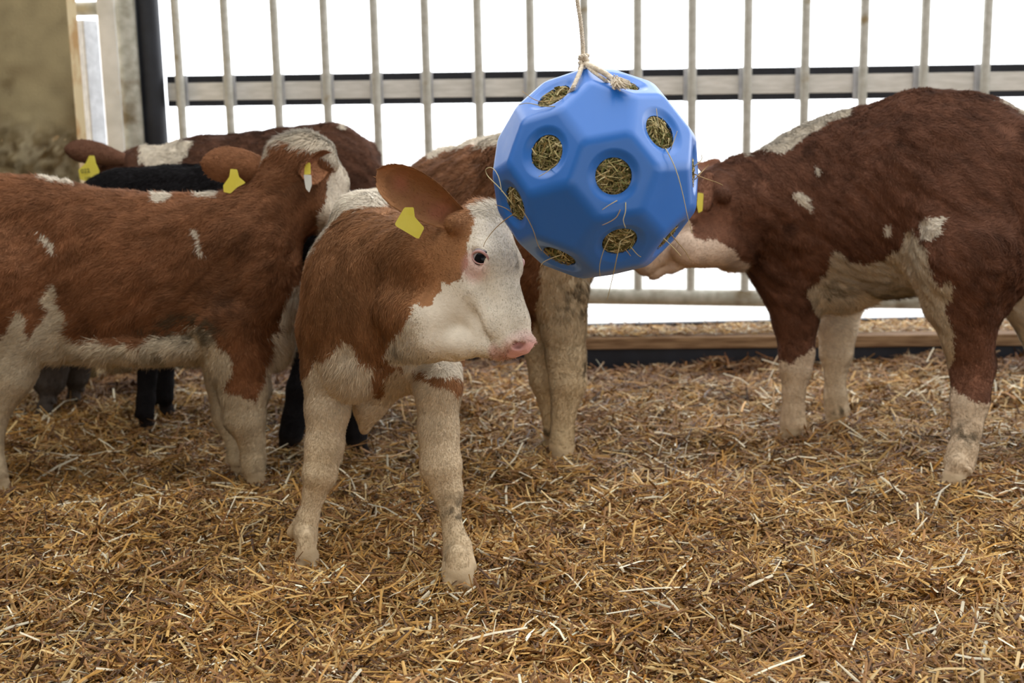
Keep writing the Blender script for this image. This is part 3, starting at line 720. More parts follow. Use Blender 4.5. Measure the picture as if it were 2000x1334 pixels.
        for (o_, n_, inner, dep, ed, icol) in earinfo:
            sl = slice(o_, o_ + n_); isear[sl] = True; cc = col[sl]
            cc[:] = s.brown * 1.05 * (1 + 0.08 * vnoise(V[sl], 40, 2)[:, None])
            if icol is not None:
                m = (inner * np.clip(dep * 1.3 - 0.1, 0, 1))[:, None]; nz = np.clip(0.35 + 0.6 * vnoise(V[sl], 26, 4), 0, 1)[:, None]
                cc[:] = cc * (1 - m * 0.9) + (icol * nz + s.brown * 1.0 * (1 - nz)) * m * 0.9
            rimm = ((1 - dep / np.maximum(dep.max(), 1e-6)) > 0.93)[:, None] * inner[:, None]; cc[:] = cc * (1 - 0.35 * rimm) + np.clip(s.brown * 1.9, 0, 1) * 0.35 * rimm
            col[sl] = cc
        root = empty(s.name, base); tag(root, s.label, 'calf'); s.root = root
        link('body', npmesh('body', V, [Q], True, {'tint': ('FLOAT_COLOR', col)}), root, SKINM)
        # hair, seeded over the whole visible and near-visible coat
        rng = np.random.RandomState(s.seed); a = V[Q[:, 0]]; b = V[Q[:, 1]]; c = V[Q[:, 2]]; d = V[Q[:, 3]]
        ar = np.linalg.norm(np.cross(c - a, d - b), axis=1); ctr = (a + b + c + d) / 4; fn = unit(np.cross(c - a, d - b))
        vd = unit(CAM - ctr); facing = (fn * vd).sum(1); px, py = toP(ctr)
        w_ = ar * (facing > -0.35) * (px > -160) * (px < 2160) * (ctr[:, 2] > 0.05) * np.where(facing < 0.35, 1.3, 1.0)
        w_ = w_ / w_.sum(); f = rng.choice(len(Q), nh, p=w_); u, v = rng.rand(nh, 1), rng.rand(nh, 1)
        p = a[f] * (1-u) * (1-v) + b[f] * u * (1-v) + c[f] * u * v + d[f] * (1-u) * v
        n = unit(N[Q[f, 0]] * (1-u) * (1-v) + N[Q[f, 1]] * u * (1-v) + N[Q[f, 2]] * u * v + N[Q[f, 3]] * (1-u) * v)
        col_h = s.coat(p + rng.normal(size=p.shape) * 0.0022); ie = isear[Q[f, 0]]
        col_h[ie] = col[Q[f, 0]][ie]
        bare = np.zeros(nh, bool)
        for (q, r_, cl, amt) in s.pink:
            if amt > 0.8: bare |= np.linalg.norm(p - q, axis=1) < r_ * 0.62
        L = lenb * rng.uniform(0.6, 1.25, nh); z = p[:, 2]
        L *= np.interp(z, [0, 0.30, 0.45, 0.6], [0.42, 0.50, 0.88, 1.0])
        L *= 1 + 0.9 * np.clip(-n[:, 2] - 0.2, 0, 1) * (z > 0.38)
        for q, r_ in s.short: L *= np.interp(np.linalg.norm(p - q, axis=1) / r_, [0.7, 1.1], [0.38, 1.0])
        for (q, r_, m_) in getattr(s, 'long', []): L *= np.interp(np.linalg.norm(p - q, axis=1) / r_, [0.6, 1.0], [m_, 1.0])
        cd_ = s.combdir(p)
        for (o_, n_, inner, dep, ed, icol) in earinfo:
            m = (Q[f, 0] >= o_) & (Q[f, 0] < o_ + n_); cd_[m] = ed; L[m] = lenb * 0.42 * rng.uniform(0.6, 1.3, m.sum()) * np.where(inner[np.clip(Q[f, 0] - o_, 0, n_ - 1)][m] & (rng.rand(m.sum()) < 0.75) & (icol is not None), 0.02, 1)
        L[bare] *= 0.15
        t = unit(cd_ - n * (cd_ * n).sum(1, keepdims=True)); t = unit(t + 0.22 * rng.normal(size=t.shape)); t = unit(t - n * (t * n).sum(1, keepdims=True))
        lift = rng.uniform(0.18, 0.55, (nh, 1)); side = unit(np.cross(n, t)); W = hairw * rng.uniform(0.6, 1.3, (nh, 1)) * np.interp(L, [0.003, 0.012], [0.7, 1.0])[:, None]
        Lh = L[:, None]; p0 = p - n * 0.001; mid = p0 + (t * (1 - lift * 0.3) + n * lift) * Lh * 0.5; tip = mid + unit(t + n * lift * 0.25 + 0.25 * rng.normal(size=t.shape)) * Lh * 0.5
        HV = np.stack([p0 - side * W, p0 + side * W, mid + side * W * 0.8, mid - side * W * 0.8, tip], 1).reshape(-1, 3)
        k = np.arange(nh)[:, None] * 5
        g = np.cross(HV[1::5] - HV[0::5], HV[2::5] - HV[0::5]); fl = (g * n).sum(1) < 0
        q4 = np.where(fl[:, None], k + np.array([3, 2, 1, 0]), k + np.array([0, 1, 2, 3])); q3 = np.where(fl[:, None], k + np.array([4, 2, 3]), k + np.array([3, 2, 4]))
        shade = rng.uniform(0.86, 1.16, (nh, 1)) * (1 + 0.10 * vnoise(p, 60, s.seed + 31)[:, None])
        hc = np.repeat(np.clip(col_h * shade, 0, 1), 5, 0); hn = np.repeat(unit(n + 0.18 * rng.normal(size=n.shape) + 0.25 * t), 5, 0)
        link('fur', npmesh('fur', HV, [q4, q3], True, {'tint': ('FLOAT_COLOR', hc), 'surface_direction': ('FLOAT_VECTOR', hn)}), root, HAIRM)
        return root
    def make_eyes(s, gaze=(0.3, 0.0), which=(-1, 1), tilt=(.9, .35), iris=.24):
        O, Fv, Uv, Nv, sc, T = s.headc
        for g in which:
            C0 = T(.135, g * .046, -.030); R = .0295 * sc; out = unit(g * Nv + 0.30 * Fv + 0.22 * Uv); tx = unit(tilt[0] * Fv + tilt[1] * Uv); tx = unit(tx - out * (tx @ out)); ty = np.cross(out, tx); ty = ty if ty @ Uv > 0 else -ty
            n = 40; th = np.linspace(0, np.pi, n); p2 = np.linspace(0, 2*np.pi, 2*n, endpoint=False); a, b = np.meshgrid(th, p2, indexing='ij')
            gz = unit(out + gaze[0] * tx + gaze[1] * ty); gx = unit(tx - gz * (tx @ gz)); gy = np.cross(gz, gx)
            V = np.sin(a)[..., None] * (np.cos(b)[..., None] * gx + np.sin(b)[..., None] * gy) + np.cos(a)[..., None] * gz
            r_ = R * (1 + 0.07 * np.clip(1 - a / 0.6, 0, 1) ** 1.0); V = C0 + V * r_[..., None]; m = 2*n
            i, j = np.meshgrid(np.arange(n-1), np.arange(m), indexing='ij'); Qd = np.stack([i*m+j, (i+1)*m+j, (i+1)*m+(j+1) % m, i*m+(j+1) % m], -1).reshape(-1, 4)
            me = npmesh('eye', V.reshape(-1, 3), [Qd]); o = link('eye', me, s.root, MEYE); me.materials.append(MSCL)
            mi = (i.ravel() > n * iris).astype(np.int32); me.polygons.foreach_set('material_index', mi)
            t = np.linspace(0, 2*np.pi, 48, endpoint=False); up = np.where(np.sin(t) > 0, 0.50, 0.50)
            d_ = out + np.cos(t)[:, None] * 0.86 * tx + (up * np.sin(t) * (1 - 0.25 * np.abs(np.cos(t)) ** 3))[:, None] * ty + 0.05 * tx
            pts = C0 + unit(d_) * R * 1.045; pts = np.vstack([pts, pts[:2]])
            mb = MB(); mb.tube(pts, (.0026 + .0008 * np.sin(np.linspace(0, 6.6, len(pts)))) * sc, 10, cap=False); lo = link('eyelid', mb.mesh('eyelid'), s.root, MLID); lo['label'] = 'pink eyelid rim'

def tag_plate(calf, poly, Y, mat=MTAG, thick=0.0022, dY=None, label=None, name='ear_tag', pin=None):
    """flat plastic ear tag; dY gives the depth of each corner"""
    pts = np.array([P(x, y, Y if dY is None else dY[i]) for i, (x, y) in enumerate(poly)])
    # round the corners
    out_ = []
    for i in range(len(pts)):
        a, b, c = pts[i-1], pts[i], pts[(i+1) % len(pts)]
        for t in (0.78, 0.9, 1.0): 
            out_.append(b * t + a * (1 - t) if t < 1 else (b * 0.93 + (a + c) * 0.035))
        for t in (0.9, 0.78): out_.append(b * t + c * (1 - t))
    p = np.array(out_); m = len(p); cen = p.mean(0)
    nn = unit(np.cross(p[m//3] - p[0], p[2*m//3] - p[0])); nn = nn if nn @ (CAM - cen) > 0 else -nn
    V = np.concatenate([p + nn * thick/2, p - nn * thick/2, [cen + nn * thick/2], [cen - nn * thick/2]]); f3 = []; f4 = []
    for i in range(m):
        j = (i + 1) % m; f3 += [(2*m, i, j), (2*m+1, m+j, m+i)]; f4.append((i, m+i, m+j, j))
    o = link(name, npmesh(name, V, [f4, f3], False), calf.root, mat)
    if label: o['label'] = label
    if pin is not None:
        mb = MB(); q = P(*pin); mb.tube([q - nn * 0.008, q + nn * 0.003], 0.006, 14); link('tag_pin', mb.mesh('tag_pin'), o, mat).matrix_parent_inverse = Matrix.Translation(-Vector(calf.root.location)) @ Matrix.Identity(4) if False else Matrix.Identity(4)
        bpy.data.objects[-1] if False else None
    return o, nn

BR1 = srgb(150, 90, 52)
# ---- calf A: in front, head turned aside beneath the ball
def calf_front():
    k = Calf('brown_and_white_calf', 'brown and white calf in front, pressing its white face against the blue ball', (-1.0, 2.35, -0.03), (0.16, 3.95, 1.02), 0.0042, srgb(164, 117, 79), 11)
    S = k.S; k.combdef = A(-0.25, 0.2, -0.9)
    S.cone(A(-.30, 3.02, .60), A(-.36, 3.40, .59), .20, .185, .04, (A(1, 0, 0), .86))
    k.e(735, 590, 2.98, (.165, .20, .215), .04)
    k.c((700, 428, 3.06, 52), (738, 425, 3.36, 52), .05)
    k.e(661, 610, 2.98, (.082, .15, .20), .04); k.e(832, 640, 3.0, (.085, .14, .17), .04)
    k.c((745, 545, 2.98, 122), (858, 505, 2.80, 92), .04); k.c((858, 505, 2.80, 90), (905, 490, 2.73, 74), .03)
    k.e(688, 712, 2.87, (.072, .075, .085), .025); k.c((755, 715, 2.98, 60), (722, 790, 3.02, 34), .03); k.c((722, 785, 3.0, 32), (712, 838, 3.03, 11), .015)
    k.chain([(640, 640, 2.96, 62), (641, 730, 2.94, 50), (640, 800, 2.92, 42), (634, 870, 2.90, 36), (625, 925, 2.88, 35)], .02)
    k.chain([(625, 925, 2.88, 33), (613, 968, 2.88, 22), (604, 1010, 2.87, 19), (597, 1042, 2.86, 23), (600, 1068, 2.85, 20)], .01)
    k.c((598, 1005, 2.885, 15), (572, 1040, 2.90, 13), .02)
    k.hoof(600, 1088, 2.825, (0.05, -1), 0.9)
    k.chain([(845, 690, 2.97, 62), (856, 760, 2.84, 44), (856, 840, 2.82, 38), (861, 905, 2.80, 42)], .02)
    k.chain([(861, 915, 2.80, 40), (874, 960, 2.79, 30), (881, 1010, 2.77, 19), (886, 1040, 2.76, 21), (893, 1068, 2.75, 28)], .012)
    k.hoof(894, 1125, 2.68, (0.15, -1), 1.15); k.c((893, 1068, 2.75, 27), (880, 1115, 2.70, 20), .01); k.c((898, 1072, 2.75, 24), (917, 1108, 2.71, 16), .01)
    for dx, dy in ((-.01, 0), (-.005, .15)):
        S.cone(A(-.42 + dx * 0.6, 3.46, .55), A(-.46 + dx, 3.40 + dy, .42), .11, .062, .03); S.cone(A(-.46 + dx, 3.40 + dy, .42), A(-.54 + dx, 3.60 + dy, .27), .055, .034, .02)
        S.cone(A(-.54 + dx, 3.60 + dy, .27), A(-.55 + dx, 3.54 + dy, .08), .032, .022, .015)
        q = A(-.55 + dx, 3.52 + dy, 0); S.cone(q + A(0, 0, .08), q + A(0, -.02, .02), .024, .028, .015)
    S.cone(A(-.37, 3.57, .74), A(-.38, 3.64, .42), .022, .012, .03)
    fr = orth((.34, -.54, -.77), (.66, -.40, .63)); sc = .93; Nn = fr[2]; Oh = P(1012, 674, 2.53) - sc * (.356 * fr[0] + .024 * (Nn if Nn[1] < 0 else -Nn) - .053 * fr[1]); k.head(Oh, fr, sc)
    # loose throat skin
    k.c((792, 612, 2.76, 58), (880, 628, 2.70, 54), .045); k.c((775, 676, 2.76, 22), (850, 668, 2.70, 33), .035); k.c((850, 668, 2.70, 33), (905, 670, 2.64, 29), .02); k.c((905, 670, 2.64, 27), (972, 680, 2.58, 18), .02)
    k.e(838, 690, 2.71, (.026, .02, .016), .02); k.e(893, 694, 2.67, (.022, .018, .012), .02)
    S.cone(P(752, 560, 2.80), P(738, 700, 2.84), .010, .012, .03, None, 'sub'); S.cone(P(700, 600, 2.76), P(690, 690, 2.79), .006, .008, .03, None, 'sub')
    k.e(958, 425, 2.71, (.045, .035, .03), .02)
    k.addear(P(903, 434, 2.70), P(737, 332, 2.67), (.55, -.1, .80), .056, cup=.95, nrm=(-.2, -1, -.1), inner=srgb(222, 128, 112))
    k.patches = [Patch([(930, 398), (922, 453), (916, 496), (900, 546), (864, 561), (849, 593), (806, 597), (799, 625), (763, 665), (744, 703), (800, 735), (900, 745), (1090, 745), (1090, 380)], 2.66, WHITE, (0, 2.90)),
        Patch([(590, 520), (641, 449), (648, 435), (673, 413), (702, 404), (747, 402), (790, 380), (790, 340), (600, 340)], 3.05, WHITE * 1.02, (2.86, 9)),
        Patch([(480, 762), (560, 762), (601, 733), (620, 701), (645, 703), (660, 676), (689, 673), (705, 706), (733, 705), (728, 770), (746, 775), (756, 738), (772, 720), (800, 722), (832, 752), (871, 761), (888, 773), (910, 760), (1000, 760), (1000, 1250), (480, 1250)], 2.93, srgb(228, 208, 178), (0, 9), 0.010)]
    O, Fv, Uv, Nv, sc, T = k.headc
    k.pink = [(T(.360, 0, -.066), .050, srgb(226, 168, 160), .95), (T(.340, .02, -.112), .030, srgb(214, 160, 150), .7), (T(.340, -.02, -.112), .030, srgb(214, 160, 150), .7), (T(.150, .07, -.052), .042, srgb(226, 172, 166), .55), (T(.356, .026, -.053), .0115, srgb(72, 24, 24), 1.0), (T(.356, -.026, -.053), .0115, srgb(72, 24, 24), 1.0), (T(.12, .0, -.0), .001, PINK, 0)]
    k.dirt = [(P(1015, 520, 2.62), .07, .45), (P(1000, 600, 2.6), .05, .25), (P(785, 690, 2.74), .045, 1.0), (P(893, 1000, 2.75), .06, .7), (P(885, 1090, 2.7), .05, .6), (P(660, 900, 2.86), .05, .25)]
    k.short.append((P(900, 640, 2.7), .12)); k.long = [(P(960, 420, 2.7), .06, 2.4), (P(690, 720, 2.83), .09, 2.0), (P(800, 690, 2.74), .06, 1.9)]
    k.comb.append((P(760, 560, 2.9), .16, A(.4, -.3, -.8)))
    k.finish(A(-.36, 3.1, 0), 420000, .015, .00095)
    k.make_eyes((0.46, -0.20), tilt=(.80, .62), iris=.225)
    tag_plate(k, [(789.7, 405), (808, 405), (810, 424), (829, 445), (817.5, 467.5), (769.8, 439.6)], 2.615, label='blank yellow ear tag, square cut')
    return k
# ---- calf B: side view on the left, looking back and away
def calf_left():
    k = Calf('brown_and_white_calf', 'brown calf at left standing side-on, its white-topped head turned away', (-2.15, 3.2, -0.03), (-0.40, 4.1, 1.1), 0.0052, srgb(148, 101, 69), 23)
    S = k.S; k.combdef = A(-0.75, 0, -0.55); Ya = A(0, 1, 0)
    k.lock = 1.35; k.c((60, 512, 3.62, 155), (290, 545, 3.60, 153), .04, (Ya, .66)); k.c((290, 545, 3.60, 153), (430, 538, 3.58, 148), .04, (Ya, .66)); k.c((120, 560, 3.60, 148), (340, 562, 3.60, 142), .04, (Ya, .62))
    k.c((-110, 412, 3.62, 66), (80, 424, 3.61, 66), .05); k.c((80, 428, 3.61, 62), (285, 456, 3.6, 60), .05); k.c((285, 456, 3.6, 60), (450, 446, 3.6, 60), .05)
    k.c((-100, 500, 3.62, 150), (30, 500, 3.62, 135), .04, (Ya, .75))
    k.e(455, 530, 3.53, (.165, .10, .19), .04); k.e(512, 560, 3.58, (.108, .14, .175), .04); k.e(530, 650, 3.58, (.060, .09, .105), .03)
    k.c((484, 470, 3.58, 92), (568, 385, 3.62, 66), .04); k.c((568, 385, 3.62, 66), (594, 335, 3.62, 60), .03)
    k.chain([(452, 620, 3.50, 70), (468, 700, 3.49, 55), (478, 760, 3.48, 45), (478, 815, 3.47, 41)], .02)
    k.chain([(480, 818, 3.47, 38), (492, 862, 3.475, 25), (495, 895, 3.475, 24), (495, 912, 3.475, 25)], .012); k.hoof(495, 930, 3.475, (1, -.1), .9)
    k.chain([(440, 640, 3.72, 60), (445, 740, 3.70, 42), (450, 810, 3.64, 34), (464, 870, 3.60, 19), (464, 895, 3.59, 20)], .015); k.hoof(463, 918, 3.60, (1, 0), .85)
    k.chain([(10, 540, 3.56, 118), (52, 632, 3.53, 62), (24, 735, 3.5, 38), (-14, 800, 3.5, 34)], .03); k.chain([(-14, 800, 3.5, 32), (-18, 870, 3.48, 22), (-10, 925, 3.46, 23)], .012); k.hoof(-6, 948, 3.47, (1, 0), 1)
    k.chain([(-60, 560, 3.74, 100), (-20, 650, 3.76, 52), (-60, 740, 3.78, 34), (-90, 780, 3.78, 30), (-90, 850, 3.76, 20)], .02); k.hoof(-84, 898, 3.74, (1, 0), 1)
    k.c((96, 590, 3.50, 30), (108, 680, 3.53, 22), .03)
    k.e(300, 668, 3.55, (.24, .10, .05), .03)
    S.cone(P(-220, 380, 3.62), P(-245, 640, 3.62), .024, .012, .03)
    fr = orth((.40, .76, -.50), (-.05, .45, .88)); sc = .98; k.head(P(588, 296, 3.60), fr, sc)
    k.e(588, 300, 3.60, (.100, .06, .055), .025); k.e(640, 350, 3.66, (.035, .06, .10), .03); k.c((570, 350, 3.61, 62), (632, 400, 3.68, 22), .03)
    k.addear(P(535, 336, 3.60), P(394, 318, 3.58), (0, .15, 1), .056, cup=.45, nrm=(0, 1, 0.1), inner=srgb(190, 130, 110))
    k.addear(P(640, 312, 3.58), P(584, 338, 3.42), (.25, 0.15, 1), .050, cup=.75, nrm=(.2, -1, -.55), inner=srgb(150, 96, 72))
    k.patches = [Patch([(-60, 735), (0, 672), (22, 639), (40, 602), (51, 612), (59, 656), (86, 629), (100, 600), (86, 586), (108, 545), (116, 585), (132, 607), (140, 650), (194, 666), (254, 672), (302, 661), (340, 650), (378, 634), (410, 639), (448, 699), (443, 758), (497, 785), (507, 753), (516, 742), (540, 755), (540, 1050), (-300, 1050), (-300, 735)], 3.46, srgb(226, 210, 182)),
        Patch([(505, 318), (505, 230), (720, 230), (720, 600), (560, 780), (515, 735), (516, 683), (528, 639), (548, 610), (562, 570), (590, 540), (606, 500), (620, 452), (634, 400), (640, 360), (648, 320), (630, 302), (600, 286), (565, 276), (540, 284), (525, 300)], 3.58, WHITE),
        Patch([(80, 338), (150, 352), (150, 364), (80, 350)], 3.55, WHITE, (0, 99), .005), Patch([(298, 376), (345, 382), (330, 396), (305, 392)], 3.55, WHITE, (0, 99), .006), Patch([(370, 372), (440, 368), (430, 385), (390, 386)], 3.55, WHITE, (0, 99), .006),
        Patch([(378, 440), (388, 444), (396, 462), (398, 498), (390, 494), (388, 466)], 3.42, WHITE, (0, 3.6), .003), Patch([(78, 452), (96, 458), (112, 478), (104, 490), (90, 470), (80, 468)], 3.42, WHITE, (0, 3.6), .004)]
    k.dirt = [(P(345, 645, 3.42), A(.17, .3, .055), 2.0), (P(300, 690, 3.45), A(.2, .3, .03), .5)]
    k.long = [(P(545, 690, 3.55), .15, 2.6), (P(590, 270, 3.58), .10, 1.9), (P(300, 690, 3.5), .24, 1.9), (P(425, 760, 3.48), .12, 2.4), (P(150, 690, 3.5), .15, 1.6)]
    k.comb.append((P(425, 760, 3.48), .12, A(-.5, 0, -.8)))
    k.comb.append((P(560, 660, 3.55), .16, A(.3, 0, -1))); k.comb.append((P(470, 740, 3.48), .1, A(0, 0, -1)))
    k.finish(A(-1.2, 3.6, 0), 340000, .023, .0012)
    tag_plate(k, [(450, 330), (463, 331), (467, 346), (480, 357), (463, 366), (450, 378), (437, 375), (436, 362), (448, 345)], 3.53, label='blank yellow ear tag, bell shaped')
    tag_plate(k, [(596, 316), (606, 318), (607, 340), (594, 342)], 3.43, label='yellow back of the second ear tag'); tag_plate(k, [(593, 341), (608, 342), (609, 362), (604, 376), (597, 368)], 3.425, MTAGW, label='pale lower half of the second ear tag')
    return k
# ---- calf F: right, seen from behind its shoulder, head behind the ball
def calf_right():
    k = Calf('brown_and_white_calf', 'large dark brown and white calf at right, its head hidden behind the blue ball', (0.30, 3.05, -0.03), (2.15, 4.45, 1.25), 0.0058, srgb(122, 83, 63), 37)
    S = k.S; k.combdef = A(.55, -.45, -.6); lat = unit(A(.75, .66, 0))
    k.c((1625, 405, 3.98, 170), (1800, 372, 3.76, 184), .05, (lat, .78)); k.c((1690, 400, 3.95, 178), (1790, 385, 3.8, 180), .05, (lat, .7))
    k.c((1860, 368, 3.70, 170), (1965, 395, 3.62, 172), .05, (lat, .85)); k.c((1780, 240, 3.76, 52), (1925, 245, 3.66, 52), .05)
    k.c((1545, 430, 3.97, 112), (1552, 560, 3.94, 62), .05); k.e(1535, 440, 4.02, (.15, .17, .24), .05)
    k.c((1568, 392, 3.98, 122), (1448, 398, 3.90, 84), .05); k.c((1448, 398, 3.90, 84), (1400, 402, 3.84, 72), .03)
    k.chain([(1552, 560, 3.94, 60), (1553, 620, 3.93, 44), (1556, 690, 3.92, 33), (1554, 720, 3.91, 31)], .02); k.chain([(1554, 720, 3.91, 30), (1550, 765, 3.90, 22), (1549, 800, 3.90, 22), (1548, 825, 3.90, 26)], .012); k.hoof(1550, 852, 3.89, (-.7, .6), 1.05)
    k.chain([(1650, 520, 4.12, 60), (1642, 590, 4.10, 42), (1636, 640, 4.08, 36), (1633, 690, 4.07, 33)], .02); k.chain([(1633, 690, 4.07, 30), (1631, 740, 4.06, 19), (1632, 775, 4.05, 22), (1634, 800, 4.05, 25)], .012); k.hoof(1636, 828, 4.04, (-.7, .5), 1.05)
    k.e(1905, 470, 3.52, (.17, .12, .25), .05)
    k.chain([(1895, 500, 3.50, 108), (1888, 600, 3.48, 64), (1890, 660, 3.47, 45), (1898, 712, 3.47, 45)], .03); k.chain([(1900, 715, 3.47, 43), (1894, 785, 3.43, 36), (1888, 840, 3.41, 28), (1880, 880, 3.39, 28), (1874, 905, 3.38, 31)], .014); k.c((1930, 690, 3.52, 12), (1925, 735, 3.50, 14), .02); k.hoof(1870, 940, 3.34, (-.75, .3), 1.15)
    k.chain([(2030, 480, 3.72, 105), (2022, 580, 3.72, 60), (2050, 690, 3.74, 38), (2045, 780, 3.72, 26), (2038, 840, 3.7, 26)], .025); k.hoof(2032, 890, 3.68, (-.75, .3), 1.1)
    k.e(1640, 540, 3.94, (.12, .10, .11), .05); k.c((1795, 470, 3.62, 35), (1830, 600, 3.55, 22), .04)
    S.cone(P(2090, 300, 3.55), P(2110, 560, 3.5), .024, .012, .03)
    fr = orth((-.74, -.24, -.52), (-.52, -.05, .80)); sc = 1.0; k.head(P(1392, 348, 3.80), fr, sc)
    k.c((1432, 478, 3.85, 46), (1345, 486, 3.66, 34), .03); k.e(1435, 505, 3.84, (.05, .04, .035), .03); 
    k.addear(P(1388, 340, 3.72), P(1376, 412, 3.64), (1, .6, 0.1), .030, cup=.7, nrm=(-1, -.3, 0), inner=srgb(190, 140, 120))
    k.addear(P(1390, 345, 3.92), P(1372, 318, 4.04), (1, .3, 0.2), .045, cup=.7, nrm=(-.6, -1, 0), inner=srgb(190, 140, 120))
    k.patches = [Patch([(1455, 304), (1500, 294), (1536, 297), (1552, 280), (1572, 264), (1612, 242), (1660, 222), (1640, 180), (1430, 270)], 3.97, WHITE),
        Patch([(1347, 430), (1350, 450), (1360, 467), (1391, 470), (1429, 486), (1454, 524), (1470, 580), (1230, 580), (1230, 400)], 3.72, srgb(222, 196, 172), (0, 4.0)),
        Patch([(1565, 572), (1585, 540), (1599, 530), (1612, 500), (1624, 486), (1649, 505), (1687, 511), (1731, 493), (1755, 486), (1772, 442), (1790, 460), (1802, 482), (1813, 530), (1824, 560), (1838, 548), (1850, 552), (1841, 593), (1851, 637), (1850, 700), (1800, 720), (1690, 700), (1600, 660), (1597, 632)], 3.6, srgb(216, 198, 170)),
        Patch([(1546, 373), (1562, 372), (1575, 380), (1580, 414), (1565, 402)], 3.8, WHITE, (0, 4.1), .006), Patch([(1592, 322), (1601, 325), (1600, 340), (1592, 336)], 3.8, WHITE, (0, 4.1), .004), Patch([(1795, 430), (1815, 422), (1840, 427), (1836, 450), (1815, 472), (1800, 462)], 3.5, WHITE, (0, 4.1), .008), Patch([(1725, 440), (1742, 434), (1738, 455), (1726, 458)], 3.6, WHITE, (0, 4.1), .006),
        Patch([(1500, 704), (1523, 706), (1533, 700), (1542, 716), (1556, 700), (1567, 694), (1586, 678), (1596, 690), (1590, 900), (1500, 900)], 3.9, srgb(228, 208, 184), (3.7, 3.99)),
        Patch([(1592, 560), (1700, 560), (1700, 900), (1592, 900)], 4.05, srgb(228, 212, 188), (4.0, 9)),
        Patch([(1800, 690), (1846, 694), (1853, 745), (1870, 762), (1882, 770), (1907, 789), (1932, 782), (1990, 770), (1990, 1050), (1800, 1050)], 3.4, srgb(228, 208, 184), (0, 3.6)),
        Patch([(1800, 690), (1846, 560), (1856, 640), (1862, 700), (1852, 720)], 3.42, srgb(216, 198, 170), (0, 3.6)),
        Patch([(1950, 540), (1975, 500), (2100, 480), (2100, 1000), (1980, 1000)], 3.66, WHITE, (3.58, 9)), Patch([(1935, 196), (1965, 204), (2010, 232), (2010, 190)], 3.62, WHITE)]
    k.dirt = [(P(1885, 850, 3.38), .05, 1.0), (P(1620, 570, 3.85), .09, .6), (P(1575, 655, 3.9), .03, .9), (P(1640, 808, 4.0), .03, 1.6)]
    k.long = [(P(1700, 590, 3.9), .18, 1.8)]
    k.comb.append((P(1560, 600, 3.9), .12, A(0, 0, -1))); k.comb.append((P(1890, 620, 3.4), .2, A(.2, 0, -1))); k.lock = 1.6
    k.finish(A(1.15, 3.75, 0), 330000, .017, .0013)
    tag_plate(k, [(1363, 376), (1374, 378), (1372, 412), (1364, 416), (1361, 400)], 3.58, label='yellow ear tag seen edge-on')
    return k
# ---- calf E: behind the ball, facing the camera side
def calf_behind_ball():
    k = Calf('brown_and_white_calf', 'brown calf with a white topline and dirty white forelegs, standing directly behind the blue ball', (-0.65, 2.95, -0.03), (0.65, 4.75, 1.2), 0.0066, srgb(150, 106, 76), 41)
    S = k.S; k.combdef = A(-.4, .5, -.6); lat = unit(A(.9, .44, 0))
    k.c((1030, 405, 3.88, 150), (880, 425, 4.15, 132), .05, (lat, .8)); k.c((1050, 460, 3.86, 130), (900, 470, 4.1, 120), .05)
    k.e(1075, 520, 3.80, (.11, .14, .19), .05); k.c((1060, 390, 3.82, 105), (1150, 310, 3.55, 70), .05)
    k.e(850, 450, 4.2, (.16, .15, .2), .05)
    k.chain([(1092, 560, 3.76, 58), (1100, 640, 3.74, 42), (1106, 700, 3.73, 38), (1109, 745, 3.72, 38)], .02); k.chain([(1109, 748, 3.72, 35), (1101, 810, 3.71, 24), (1098, 850, 3.70, 23), (1097, 872, 3.70, 27)], .012); k.hoof(1097, 896, 3.68, (.2, -1), 1.0)
    k.chain([(1058, 600, 3.86, 52), (1060, 680, 3.85, 36), (1066, 740, 3.84, 32), (1076, 800, 3.83, 20), (1080, 840, 3.82, 20)], .014); k.hoof(1078, 868, 3.84, (.2, -1), .95)
    for dx, dY in ((0, 0), (22, .12)):
        k.chain([(850 + dx, 520, 4.22 + dY, 70), (845 + dx, 620, 4.20 + dY, 34), (862 + dx, 690, 4.28 + dY, 21), (858 + dx, 765, 4.24 + dY, 15), (856 + dx, 785, 4.22 + dY, 17)], .02); k.hoof(856 + dx, 812, 4.22 + dY, (.3, -1), .95)
    S.cone(P(820, 380, 4.36), P(815, 560, 4.36), .022, .012, .03)
    fr = orth((.06, -.80, -.58), (.03, -.55, .80)); k.head(P(1155, 262, 3.44), fr, 1.0)
    k.addear(P(1205, 285, 3.44), P(1275, 330, 3.46), (0, .2, 1), .045, cup=.5, nrm=(0, -1, 0), inner=PINK * .8); k.addear(P(1105, 285, 3.44), P(1040, 330, 3.46), (0, .2, 1), .045, cup=.5, nrm=(0, -1, 0), inner=PINK * .8)
    k.patches = [Patch([(835, 318), (870, 300), (905, 290), (945, 288), (1100, 285), (1100, 150), (830, 200)], 4.0, WHITE), Patch([(1058, 440), (1060, 560), (1050, 600), (1040, 640), (1020, 660), (1000, 700), (1000, 960), (1250, 960), (1250, 440)], 3.8, srgb(212, 190, 156), (0, 4.0)),
        Patch([(800, 640), (900, 640), (900, 900), (800, 900)], 4.2, WHITE)]
    k.dirt = [(P(1120, 580, 3.72), .10, .9), (P(1142, 720, 3.72), .05, 1.4), (P(1070, 850, 3.8), .05, 1.3), (P(1085, 680, 3.75), .08, .4)]
    k.comb.append((P(1090, 640, 3.8), .2, A(0, 0, -1))); k.lock = 1.7
    k.finish(A(-.02, 4.0, 0), 150000, .020, .0016)
    k.make_eyes((0.1, 0), iris=.33)
    return k
